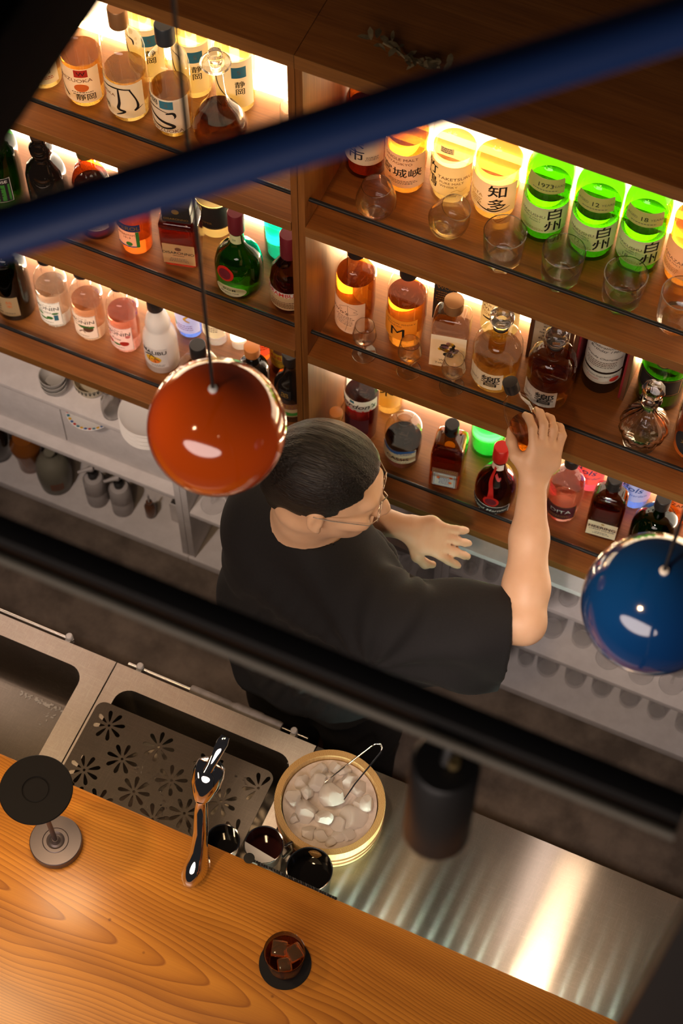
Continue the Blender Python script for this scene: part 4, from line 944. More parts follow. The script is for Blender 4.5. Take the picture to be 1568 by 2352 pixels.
def plate_with_holes(outer, holes, z0, z1, m, name, parent, loc):
    cu = bpy.data.curves.new(name, 'CURVE'); cu.dimensions = '2D'; cu.fill_mode = 'BOTH'; cu.extrude = (z1 - z0) / 2
    for poly in [outer] + holes:
        sp = cu.splines.new('POLY'); sp.points.add(len(poly) - 1); sp.use_cyclic_u = True
        for q, (x, y) in zip(sp.points, poly): q.co = (x, y, 0, 1)
    ob = bpy.data.objects.new(name, cu)
    me = bpy.data.meshes.new_from_object(ob)
    bpy.data.objects.remove(ob); bpy.data.curves.remove(cu)
    me.transform(Matrix.Translation((-loc[0], -loc[1], (z0 + z1) / 2 - loc[2])))
    me.materials.clear(); me.materials.append(m)
    planar_uv(me)
    o = bpy.data.objects.new(name, me); COL.objects.link(o); o.parent = parent
    return o
def sink_unit(x0, x1, basin, lab):
    loc = ((x0 + x1) / 2, 1.0, 0.0)
    t = thing('stainless_sink_unit' if basin else 'stainless_worktop', lab, 'sink' if basin else 'worktop', loc)
    inv = Matrix.Translation((-loc[0], -loc[1], -loc[2]))
    y0, y1 = 0.68, 1.357
    if basin:
        bx0, by0, bx1, by1, dep = basin
        plate_with_holes([(x0, y0), (x1, y0), (x1, y1), (x0, y1)], [rrect(bx0, by0, bx1, by1, .035)], ZW - .0025, ZW, M['ss_rim'], 'top_sheet', t, loc)
        rim = rrect(bx0, by0, bx1, by1, .035)
        n = len(rim)
        v = [(x, y, ZW - .001) for x, y in rim] + [(bx0 + .5 * (bx1 - bx0) + (x - (bx0 + bx1) / 2) * .985, (by0 + by1) / 2 + (y - (by0 + by1) / 2) * .97, ZW - dep + .02) for x, y in rim] + [((bx0 + bx1) / 2 + (x - (bx0 + bx1) / 2) * .94, (by0 + by1) / 2 + (y - (by0 + by1) / 2) * .9, ZW - dep) for x, y in rim]
        f = [(k, (k + 1) % n, n + (k + 1) % n, n + k) for k in range(n)] + [(n + k, n + (k + 1) % n, 2 * n + (k + 1) % n, 2 * n + k) for k in range(n)] + [tuple(range(2 * n, 3 * n))]
        MB().add(v, f, M['ss_dark'], True, inv).build('basin', t, angle=50)
        planar_uv([c for c in t.children if c.name.startswith('basin')][0].data)
    else:
        MB().box((x0, y0, ZW - .0025), (x1, y1, ZW), M['ss'], 0, inv).build('top_sheet', t)
        planar_uv(t.children[0].data)
    MB().box((x0, y1 - .006, ZW - .055), (x1, y1 - .001, ZW - .003), M['steel_plain'], 0, inv).build('front_apron', t)
    for xa in (x0 + .002, x1 - .04):
        for ya in (y0 + .02, y1 - .06):
            MB().box((xa, ya, 0.0), (xa + .035, ya + .035, ZW - .003), M['steel_plain'], 0, inv).build('leg', t)
    if not basin: MB().box((x0 + .002, y0 + .06, .14), (x1 - .002, y1 - .02, .16), M['steel_plain'], 0, inv).build('lower_shelf', t)
    return t
sink_unit(-2.3, -1.1165, (-2.24, .80, -1.168, 1.312, .21), 'stainless sink unit at the left edge, crumbs in its basin')
sink_unit(-1.1135, -.642, (-1.082, .80, -.672, 1.312, .21), 'stainless sink unit with the flower-pierced drip tray')
sink_unit(-.639, .5, None, 'flat stainless worktop right of the ice tub, streaked with light')
t = thing('zest_crumbs', 'pale crumbs scattered in the left sink basin', 'crumbs', (0, 0, 0)); COL.objects.unlink(t); bpy.data.objects.remove(t)
mb = MB(); rr = random.Random(9)
for k in range(90):
    c = [(-1.3351, 1.2918), (-1.3166, 1.2927), (-1.2981, 1.2936), (-1.2797, 1.2945), (-1.2612, 1.2954), (-1.2428, 1.2963), (-1.2244, 1.2971)][rr.randrange(7)]
    x, y = c[0] + rr.gauss(0, .012), c[1] + rr.gauss(0, .007)
    if k > 78: x, y = (-1.253, 1.2529)[0] + rr.gauss(0, .01), (-1.253, 1.2529)[1] + rr.gauss(0, .015)
    if y > 1.28: y = 1.28 - rr.random() * .01
    s = rr.uniform(.0015, .004)
    mb.box((-s, -s * .5, 0), (s, s * .5, s * .7), M['white_board'], 0, Matrix.Translation((x, y, ZW - .2097)) @ Matrix.Rotation(rr.uniform(0, 6), 4, 'Z'))
o = mb.build('zest_crumbs'); tag(o, 'pale crumbs scattered in the left stainless sink', 'crumbs', kind='stuff')
# towel rails on the aisle side
M['grey_plastic'] = mat('grey_white_plastic', (.45, .42, .41), .5)
M['grey_cloth'] = noisy('grey_rolled_cloth', (.22, .2, .2), (.3, .27, .27), 40, .9, bump=.3)
YR = 1.372
for x0, x1, br, lab in ((-2.2, -1.2311, (-1.236 - .004, -1.9), 'thin steel towel rail on the left sink'), (-1.0962, -0.6681, (-1.0669, -0.7002), 'thin steel towel rail holding the rolled grey cloth')):
    xc = (x0 + x1) / 2
    t = thing('towel_rail', lab, 'rail', (xc, YR, .84))
    MB().tube([(x0 - xc, 0, 0), (x1 - xc, 0, 0)], .0035, M['steel_plain'], 12).build('rail', t)
    for b in br: MB().lathe([(0, -.014), (.008, -.014), (.008, .015), (.006, .018), (0, .018)], M['grey_plastic'], 20, c=(b - xc, 0)).box((b - xc - .006, -.0142, -.012), (b - xc + .006, -.004, .008), M['grey_plastic']).build('bracket', t)
xa, xb = -0.9461, -0.7298
t = thing('rolled_cloth', 'grey cloth rolled around the towel rail behind the ice tub', 'cloth', ((xa + xb) / 2, YR, .84))
L = (xb - xa) / 2
MB().tube([(-L, 0, 0), (-L + .004, 0, 0), (-.02, 0, 0), (-.012, 0, 0), (0, 0, 0), (L - .05, 0, 0), (L - .045, 0, 0), (L - .006, 0, 0), (L, 0, 0)], [.010, .0115, .0115, .0095, .0140, .0142, .0125, .0125, .0105], M['grey_cloth'], 20).build('cloth', t)

# drip tray with flower-shaped openings
holes = []
fl = [(-1.0623, 1.2184), (-0.9444, 1.2181), (-1.0025, 1.1622), (-1.064, 1.1081), (-0.8867, 1.1617), (-0.947, 1.1075), (-0.8297, 1.1076), (-0.7719, 1.1626), (-0.7128, 1.2203), (-0.7124, 1.1093), (-0.8286, 1.2195), (-1.0056, 1.0531), (-0.8844, 1.0697), (-1.0636, 1.0429), (-0.7797, 1.0609), (-0.6457, 1.1772)]
X0, X1, Y0, Y1 = -1.108, -.692, .90, 1.264
for q, (fx, fy) in enumerate(fl):
    a0 = .35 + .6 * q
    for k in range(8):
        a = a0 + k * PI / 4
        p = []
        for (s, w) in ((.0075, .0), (.013, .0022), (.020, .0035), (.027, .0045), (.0315, .0040), (.034, .0018), (.0345, 0), (.034, -.0018), (.0315, -.0040), (.027, -.0045), (.020, -.0035), (.013, -.0022)):
            p.append((fx + s * math.cos(a) - w * math.sin(a), fy + s * math.sin(a) + w * math.cos(a)))
        if all(X0 + .004 < x < X1 - .004 and Y0 + .004 < y < Y1 - .004 for x, y in p): holes.append(p)
    p = [(fx + .003 * math.cos(PI * k / 5), fy + .003 * math.sin(PI * k / 5)) for k in range(10)]
    if all(X0 + .004 < x < X1 - .004 and Y0 + .004 < y < Y1 - .004 for x, y in p): holes.append(p)
t = thing('drip_tray', 'scratched stainless drip tray pierced with flower shapes', 'tray', (-.9, 1.08, ZW + .0006))
plate_with_holes(rrect(X0, Y0, X1, Y1, .02), holes, ZW + .0006, ZW + .0032, M['ss_dark'], 'pierced_plate', t, (-.9, 1.08, ZW + .0006))
# water beads
mb = MB(); rr = random.Random(3)
for k in range(60):
    c = [(-0.9297, 1.15), (-0.8802, 1.1059), (-0.9591, 1.1475), (-0.8684, 1.0883), (-0.7527, 1.2237), (-0.9151, 1.1512)][k % 6]
    s = rr.uniform(.0012, .003)
    mb.lathe([(s, 0), (s * .85, s * .4), (s * .4, s * .62), (0, s * .66)], M['glass'], 10, Matrix.Translation((c[0] + rr.gauss(0, .010), c[1] + rr.gauss(0, .008), ZW + .0033)))
o = mb.build('water_beads'); tag(o, 'water beads lying on the pierced drip tray', 'water drops', kind='stuff')

# ------------------------------------------------------------------ ice tub, ice, tongs
M['hinoki'] = grain_wood('pale_tub_wood', (.42, .24, .08), (.60, .38, .15), (.70, .48, .22), 2, 1.2, .5)
def tub_rim():
    m = mat('tub_rim_end_grain', (.55, .34, .12), .5); t = NT(m)
    tc = t.n('ShaderNodeTexCoord')
    w = t.n('ShaderNodeTexWave', {'Vector': tc.outputs['Object'], 'Scale': 170.0, 'Distortion': 3.0, 'Detail': 1.0}, wave_type='BANDS', bands_direction='DIAGONAL')
    t.link(t.ramp(w.outputs[0], [(.25, (.34, .17, .045)), (.6, (.58, .36, .13))]), t.b.inputs['Base Color'])
    return m
A = (-0.5508, 1.224, 0.955)
RT = 0.1136
t = thing('ice_tub', 'round pale wooden tub with copper hoops full of ice', 'tub', (A[0], A[1], ZW + .0005))
h = .0945
MB().lathe([(0, 0), (RT * .93, 0), (RT * .95, .002), (RT, h - .002), (RT - .001, h), (RT - .0135, h), (RT - .0145, h - .002), (RT * .86, .012), (0, .012)], M['hinoki'], 72).build('tub_wall', t)
MB().lathe([(RT - .0008, h + .0003), (RT - .0135, h + .0003)], tub_rim(), 72).build('tub_rim', t, angle=0)
M['copper'] = mat('copper_hoop', (.45, .2, .09), .4, .8)
for zz in (.022, .048):
    rr_ = RT * (.95 + .05 * zz / h) + .0008
    MB().lathe([(rr_ - .001, zz), (rr_ + .0012, zz + .001), (rr_ + .0014, zz + .007), (rr_ - .001, zz + .008)], M['copper'], 64).build('hoop', t)
M['ice'] = mat('frosted_ice', (.95, .86, .77), .34, trans=.55, ior=1.31)
M['slush'] = noisy('crushed_ice', (.52, .42, .35), (.62, .52, .45), 60, .4, bump=.5)
MB().lathe([(0, .013), (RT * .85, .013), (RT - .0172, .078), (RT * .5, .076), (0, .074)], M['slush'], 48).build('crushed_ice', t)
rr = random.Random(12)
ice = [(405, 530, 105), (640, 380, 112), (825, 405, 78), (640, 580, 108), (810, 735, 138), (515, 695, 75), (265, 740, 92), (380, 785, 82), (985, 520, 110), (1095, 650, 105), (1225, 815, 88), (490, 900, 125), (695, 970, 115), (1040, 960, 138), (880, 1040, 92), (305, 1005, 82), (505, 1140, 98), (670, 1150, 80), (775, 1215, 66), (960, 1120, 90), (760, 520, 70), (950, 380, 80), (1110, 800, 80), (860, 1180, 75)]
icexy = [(-0.6332, 1.2456), (-0.606, 1.2895), (-0.5732, 1.2988), (-0.5902, 1.2542), (-0.5498, 1.2397), (-0.6018, 1.2249), (-0.6397, 1.1986), (-0.617, 1.1992), (-0.5375, 1.2904), (-0.5091, 1.2757), (-0.4749, 1.2564), (-0.5898, 1.1875), (-0.5505, 1.1905), (-0.4944, 1.2176), (-0.5147, 1.192), (-0.612, 1.1558), (-0.5686, 1.1474), (-0.5407, 1.1578), (-0.5185, 1.1543), (-0.4954, 1.1841), (-0.5749, 1.2737), (-0.5543, 1.3126), (-0.4951, 1.2505), (-0.5073, 1.1665)]
for q, ((px_, py_, pr_), (x, y)) in enumerate(zip(ice, icexy)):
    r = pr_ / 4.9 / 1128
    dx, dy = x - A[0], y - A[1]
    d = math.hypot(dx, dy)
    lim = RT - .019 - r * 1.12
    if d > lim: x, y = A[0] + dx * lim / d, A[1] + dy * lim / d
    bm = bmesh.new(); bmesh.ops.create_icosphere(bm, subdivisions=3, radius=1)
    pl = [(Vector((rr.gauss(0, 1), rr.gauss(0, 1), rr.gauss(0, 1))).normalized(), rr.uniform(.5, .8)) for _ in range(10)]
    sx, sy, sz = rr.uniform(.85, 1.1), rr.uniform(.85, 1.1), rr.uniform(.6, .8)
    for p in bm.verts:
        for nn, dd in pl:
            e = p.co.dot(nn) - dd
            if e > 0: p.co -= nn * e
        p.co *= 1 + rr.uniform(-.012, .012)
        p.co = Vector((p.co.x * sx * r, p.co.y * sy * r, p.co.z * sz * r)) * 1.2
    bm.verts.index_update()
    mb = MB().add([p.co.copy() for p in bm.verts], [[p.index for p in f.verts] for f in bm.faces], M['ice']); bm.free()
    o = mb.build('ice_chunk', angle=25)
    o.location = (x, y, ZW + .0785 + (.010 if q in (3, 4, 5, 6, 7, 10, 12) else .0))
    tag(o, 'rough ice chunk lying in the wooden tub', 'ice', 'ice chunks in the tub')
t = thing('ice_tongs', 'thin steel ice tongs leaning out of the wooden tub', 'tongs', (-0.5074, 1.3574, 1.0))
apx = Vector((-0.5074, 1.3574, 1.0))
pts = [Vector(p) for p in [(-0.5758, 1.2538, 0.965), (-0.5609, 1.2792, 0.972), (-0.5154, 1.3537, 0.998), (-0.5089, 1.3609, 1.0), (-0.5004, 1.3637, 1.0), (-0.4938, 1.3573, 1.0), (-0.4929, 1.3486, 0.997), (-0.517, 1.2742, 0.972), (-0.5247, 1.2348, 0.965)]]
MB().tube([p - apx for p in pts], [.0016, .0018, .0018, .0018, .0018, .0018, .0018, .0018, .0016], M['chrome'], 10).build('tong_wire', t)

# ------------------------------------------------------------------ steel cups along the counter edge
M['inner_steel'] = mat('dark_polished_steel', (.5, .49, .47), .12, 1.0)
def cup(A, r, h, lab, liq=None, lid=False, handle=False):
    t = thing('steel_cup', lab, 'cup', (A[0], A[1], ZW + .0004 + (.0035 if A[0] < -.69 else 0)))
    MB().lathe([(0, .002), (r * .84, 0), (r * .87, .002), (r - .0006, h - .002), (r + .0006, h - .001), (r, h), (r - .002, h - .001), (r * .85, .004), (0, .004)], M['inner_steel'], 48).build('cup_wall', t)
    if liq: MB().lathe([(0, h * .55), (r * .93, h * .55)], M[liq], 40).build('drink_surface', t)
    if handle: MB().tube([(r * .9 - .0, r * .4, h * .9), (r * 1.15, r * .75, h * .88), (r * 1.2, r * .8, h * .5), (r * .9, r * .35, h * .3)], .004, M['inner_steel'], 10).build('handle', t)
    if lid:
        p = [(r * .98 * math.cos(a), r * .98 * math.sin(a)) for a in [math.radians(195 + 135 * k / 14) for k in range(15)]]
        MB().prism(p, h + .0005, h + .0016, M['steel_plain']).build('half_lid', t)
    return t
M['dark_drink'] = mat('dark_red_drink', (.035, .006, .004), .08, spec=.6)
M['dark_water'] = mat('dark_still_water', (.01, .009, .009), .04, spec=.6)
cup((-0.7115, 1.0588, 0.965), .034, .103, 'steel cup half hidden behind the chrome tap', 'dark_water')
cup((-0.6321, 1.0834, 0.97), .0395, .108, 'steel cup of dark red drink with half lid and handle', 'dark_drink', True, True)
cup((-0.5274, 1.0721, 0.975), .0465, .113, 'wide steel cup nearest the counter, in front of the ice tub', 'dark_water')
t = thing('bar_spoon', 'dark twisted bar spoon lying along the counter edge by the steel cups', 'spoon', (-0.5513, 1.0244, 1.055))
c0 = Vector((-0.5513, 1.0244, 1.055))
a, b = Vector((-0.6317, 1.0204, 1.0545)) - c0, Vector((-0.444, 1.0164, 1.0545)) - c0
mb = MB()
for ph in (0, PI):
    mb.tube([a + (b - a) * (k / 120) + Vector((0, math.cos(k * .9 + ph) * .0016, math.sin(k * .9 + ph) * .0016)) for k in range(121)], .0016, M['black_metal'], 6)
mb.build('twisted_stem', t)
MB().lathe([(0, -.002), (.008, 0), (.011, .003), (.0, .0035)], M['black_metal'], 20, Matrix.Translation(a)).build('spoon_bowl', t)
A = (-0.0462, 1.0464, 0.93)
t = thing('mixing_glass', 'rim of a clear glass peeking past the counter edge on the worktop', 'glass', (A[0], 1.0, ZW + .0004))
MB().lathe([(0, .002), (.022, 0), (.024, .003), (.027, .09), (.0254, .09), (.0225, .01), (0, .01)], M['glass'], 32).build('glass_bowl', t)
# light strip tucked under the counter edge
M['led_cool'] = mat('cool_led_dots', (.9, .95, .9), .5, emit=(.72, 1.0, .86), es=2600)
t = thing('counter_light_strip', 'strip of small cool lights under the counter edge', 'light strip', (-.3, .985, .9845))
MB().box((-.245, -.006, -.0065), (.7, .006, -.0003), M['white_board']).build('strip', t)
for k in range(26):
    x = -.228 + k * .0365
    MB().box((x - .0025, -.0025, -.010), (x + .0025, .0025, -.0066), M['led_cool']).build('led', t)

# ================================================================== wooden counter and what stands on it
def counter_wood():
    m = mat('oiled_cedar_counter', (.5, .2, .05), .33, coat=.25); t = NT(m)
    m.node_tree.nodes['Principled BSDF'].inputs['Coat Roughness'].default_value = .28
    tc = t.n('ShaderNodeTexCoord')
    sp = t.n('ShaderNodeSeparateXYZ', {0: tc.outputs['Object']})
    mpn = t.n('ShaderNodeMapping', {'Vector': tc.outputs['Object'], 'Scale': (1.6, 5, 5)})
    nz = t.n('ShaderNodeTexNoise', {'Vector': mpn.outputs[0], 'Scale': 1.3, 'Detail': 1.5, 'Roughness': .4})
    mpw = t.n('ShaderNodeMapping', {'Vector': tc.outputs['Object'], 'Scale': (4, 16, 16)})
    nw = t.n('ShaderNodeTexNoise', {'Vector': mpw.outputs[0], 'Scale': 1.0, 'Detail': 4, 'Roughness': .6})
    y = t.math('ADD', t.math('SUBTRACT', sp.outputs[1], t.math('ADD', .066, t.math('MULTIPLY', sp.outputs[0], -.01))), t.math('MULTIPLY', t.math('SUBTRACT', nz.outputs[0], .5), .10))
    xx = t.math('MULTIPLY', t.math('ADD', sp.outputs[0], 0.17), .115)
    rad = t.math('SQRT', t.math('ADD', t.math('MULTIPLY', y, y), t.math('MULTIPLY', xx, xx)))
    rad = t.math('ADD', rad, t.math('MULTIPLY', t.math('SUBTRACT', nw.outputs[0], .5), .0008))
    ph = t.math('ADD', t.math('MULTIPLY', t.math('MULTIPLY', rad, rad), 310.0), t.math('MULTIPLY', rad, 55.0))
    fr = t.math('FRACT', ph)
    band = t.ramp(fr, [(0.0, (.60, .25, .030)), (.5, (.54, .215, .024)), (.86, (.43, .160, .017)), (.95, (.33, .11, .012)), (1.0, (.58, .24, .03))])
    mpf = t.n('ShaderNodeMapping', {'Vector': tc.outputs['Object'], 'Scale': (10, 420, 420)})
    nf = t.n('ShaderNodeTexNoise', {'Vector': mpf.outputs[0], 'Scale': 1.0, 'Detail': 3})
    mx = t.n('ShaderNodeMix', {'Factor': .22}, data_type='RGBA', blend_type='MULTIPLY')
    t.link(band, mx.inputs[6]); t.link(t.ramp(nf.outputs[0], [(.3, (.62, .55, .5)), (.65, (1, 1, 1))]), mx.inputs[7])
    mpb = t.n('ShaderNodeMapping', {'Vector': tc.outputs['Object'], 'Scale': (1.2, 14, 14)})
    nb = t.n('ShaderNodeTexNoise', {'Vector': mpb.outputs[0], 'Scale': 1.0, 'Detail': 2})
    mb_ = t.n('ShaderNodeMix', {'Factor': .75}, data_type='RGBA', blend_type='MULTIPLY')
    t.link(mx.outputs[2], mb_.inputs[6]); t.link(t.ramp(nb.outputs[0], [(.32, (.62, .50, .42)), (.6, (1.05, 1.0, 1.0))]), mb_.inputs[7])
    mx = mb_
    # a few knots
    vo = t.n('ShaderNodeTexVoronoi', {'Vector': tc.outputs['Object'], 'Scale': 11.0})
    kn = t.ramp(vo.outputs['Distance'], [(.02, (.3, .2, .15)), (.05, (1, 1, 1))])
    m2 = t.n('ShaderNodeMix', {'Factor': .8}, data_type='RGBA', blend_type='MULTIPLY')
    t.link(mx.outputs[2], m2.inputs[6]); t.link(kn, m2.inputs[7])
    t.link(m2.outputs[2], t.b.inputs['Base Color'])
    t.bump(nf.outputs[0], .05)
    return m
M['counter'] = counter_wood()
o = MB().box((-1.35, -.29, -.065), (1.35, .3175, 0), M['counter'], .006).build('bar_counter')
o.location = (-1.0, .70, 1.05)
tag(o, 'thick orange cedar bar counter with cathedral grain and oiled finish', 'counter')
o = MB().box((-2.3, .50, 0.0), (.32, .62, .9845), M['shelf_wood'], .002).build('counter_plinth')
tag(o, 'dark wooden plinth carrying the cedar bar counter', 'counter base')

A = (-0.9887, 0.8952, 1.075)
t = thing('table_lamp', 'small cordless lamp with black disc head on the counter', 'lamp', (A[0], A[1], 1.0503))
M['lamp_grey'] = mat('brushed_grey_lamp_metal', (.13, .105, .105), .42, .8)
MB().lathe([(0, 0), (.049, 0), (.051, .002), (.051, .021), (.0495, .0225), (.026, .0225), (.0255, .0215), (.024, .0225), (.018, .0225), (.014, .020), (.010, .022), (.0055, .030), (0, .030)], M['lamp_grey'], 56).build('lamp_base', t, angle=30)
MB().tube([(0, 0, .0305), (0, 0, .296)], .0048, M['lamp_grey'], 16).build('lamp_stem', t)
M['matte_black'] = mat('matte_black_disc', (.006, .005, .005), .6, spec=.25)
MB().lathe([(0, .2965), (.05, .2965), (.066, .3005), (.0675, .3035), (.066, .3055), (.0255, .3055), (.0245, .3035), (.0235, .3035), (.0225, .3045), (0, .3045)], M['matte_black'], 64).build('lamp_head', t, angle=25)

M['lamp_led'] = mat('warm_lamp_diffuser', (.9, .85, .75), .5, emit=(1, .74, .45), es=20)
MB().lathe([(.022, .2955), (.022, .2962), (.058, .2962), (.058, .2955)], M['lamp_led'], 48).build('light_ring', t, angle=0)

# chrome tap reaching over the sink
t = thing('chrome_tap', 'polished chrome tap on the counter edge leaning over the drip tray', 'tap', (-.718, .975, 1.0503))
def sw(pts, m):   # swept oval sections: centre, half width x, half depth
    mb = MB(); n = 20; v = []; f = []
    for i, (c, rx, ry) in enumerate(pts):
        a = Vector(pts[max(i - 1, 0)][0]); b = Vector(pts[min(i + 1, len(pts) - 1)][0]); tt = (b - a).normalized()
        s = Vector((1, 0, 0)); s = (s - tt * s.dot(tt)).normalized(); u = tt.cross(s)
        for k in range(n):
            q = 2 * PI * k / n; v.append(Vector(c) + s * math.cos(q) * rx + u * math.sin(q) * ry)
    for i in range(len(pts) - 1):
        for k in range(n): f.append((i * n + k, i * n + (k + 1) % n, (i + 1) * n + (k + 1) % n, (i + 1) * n + k))
    f.append(tuple(range(n - 1, -1, -1))); f.append(tuple(range((len(pts) - 1) * n, len(pts) * n)))
    return mb.add(v, f, m)
sw([((0, -.015, .0), .024, .040), ((0, -.015, .006), .0255, .041), ((-.001, -.006, .018), .022, .030), ((-.003, .012, .045), .0165, .018), ((-.008, .035, .085), .0142, .0150), ((-.017, .060, .125), .0135, .0140), ((-.020, .071, .143), .0120, .0120), ((-.021, .0735, .147), .0135, .014)], M['chrome']).build('tap_body', t, angle=60)
sw([((-.021, .0737, .1475), .0150, .0155), ((-.022, .082, .156), .021, .020), ((-.023, .098, .172), .0295, .027), ((-.024, .116, .187), .0315, .028), ((-.024, .132, .196), .027, .023), ((-.024, .140, .199), .014, .012)], M['chrome']).build('tap_head', t, angle=60)
sw([((-.023, .108, .2045), .010, .008), ((-.020, .120, .217), .009, .0065), ((-.016, .140, .235), .0105, .0065), ((-.013, .160, .248), .0115, .007), ((-.012, .172, .253), .008, .005)], M['chrome']).build('tap_lever', t, angle=60)

# iced drink on a coaster
A = (-0.4816, 0.8618, 1.05)
o = MB().lathe([(0, 0), (0.0499, 0), (0.0499, .003), (0, .003)], M['matte_black'], 56).build('coaster')
o.location = (A[0], A[1], 1.0502); tag(o, 'round black coaster under the iced drink', 'coaster')
B_ = (-0.4814, 0.8625, 1.054)
t = thing('iced_drink', 'small tumbler of iced amber cocktail on the black coaster', 'drink', (B_[0], B_[1], 1.0534))
hg = .078
MB().lathe([(0, .002), (.0295, 0), (.0325, .003), (.0395, hg - .001), (.0385, hg), (.0375, hg - .001), (.0312, .008), (0, .007)], M['glass'], 48).build('glass_bowl', t)
MB().lathe([(0, .0075), (.0306, .0085), (.0362, hg * .80), (0, hg * .80)], liquid('amber_cocktail', (.80, .30, .045)), 48).build('cocktail', t)
rr = random.Random(5)
M['clear_ice'] = mat('amber_lit_ice', (.92, .60, .30), .08, trans=.95, ior=1.31)
for (x, y, rz_, s) in ((-.014, .006, .3, .0145), (.015, .010, 1.0, .015), (.008, -.018, .6, .0125)):
    mb = MB().box((-s, -s, -s * .9), (s, s, s * .9), M['clear_ice'], s * .28)
    ob = mb.build('ice_cube', t, (x, y, hg * .755), (rr.uniform(-.2, .2), rr.uniform(-.2, .2), rz_))

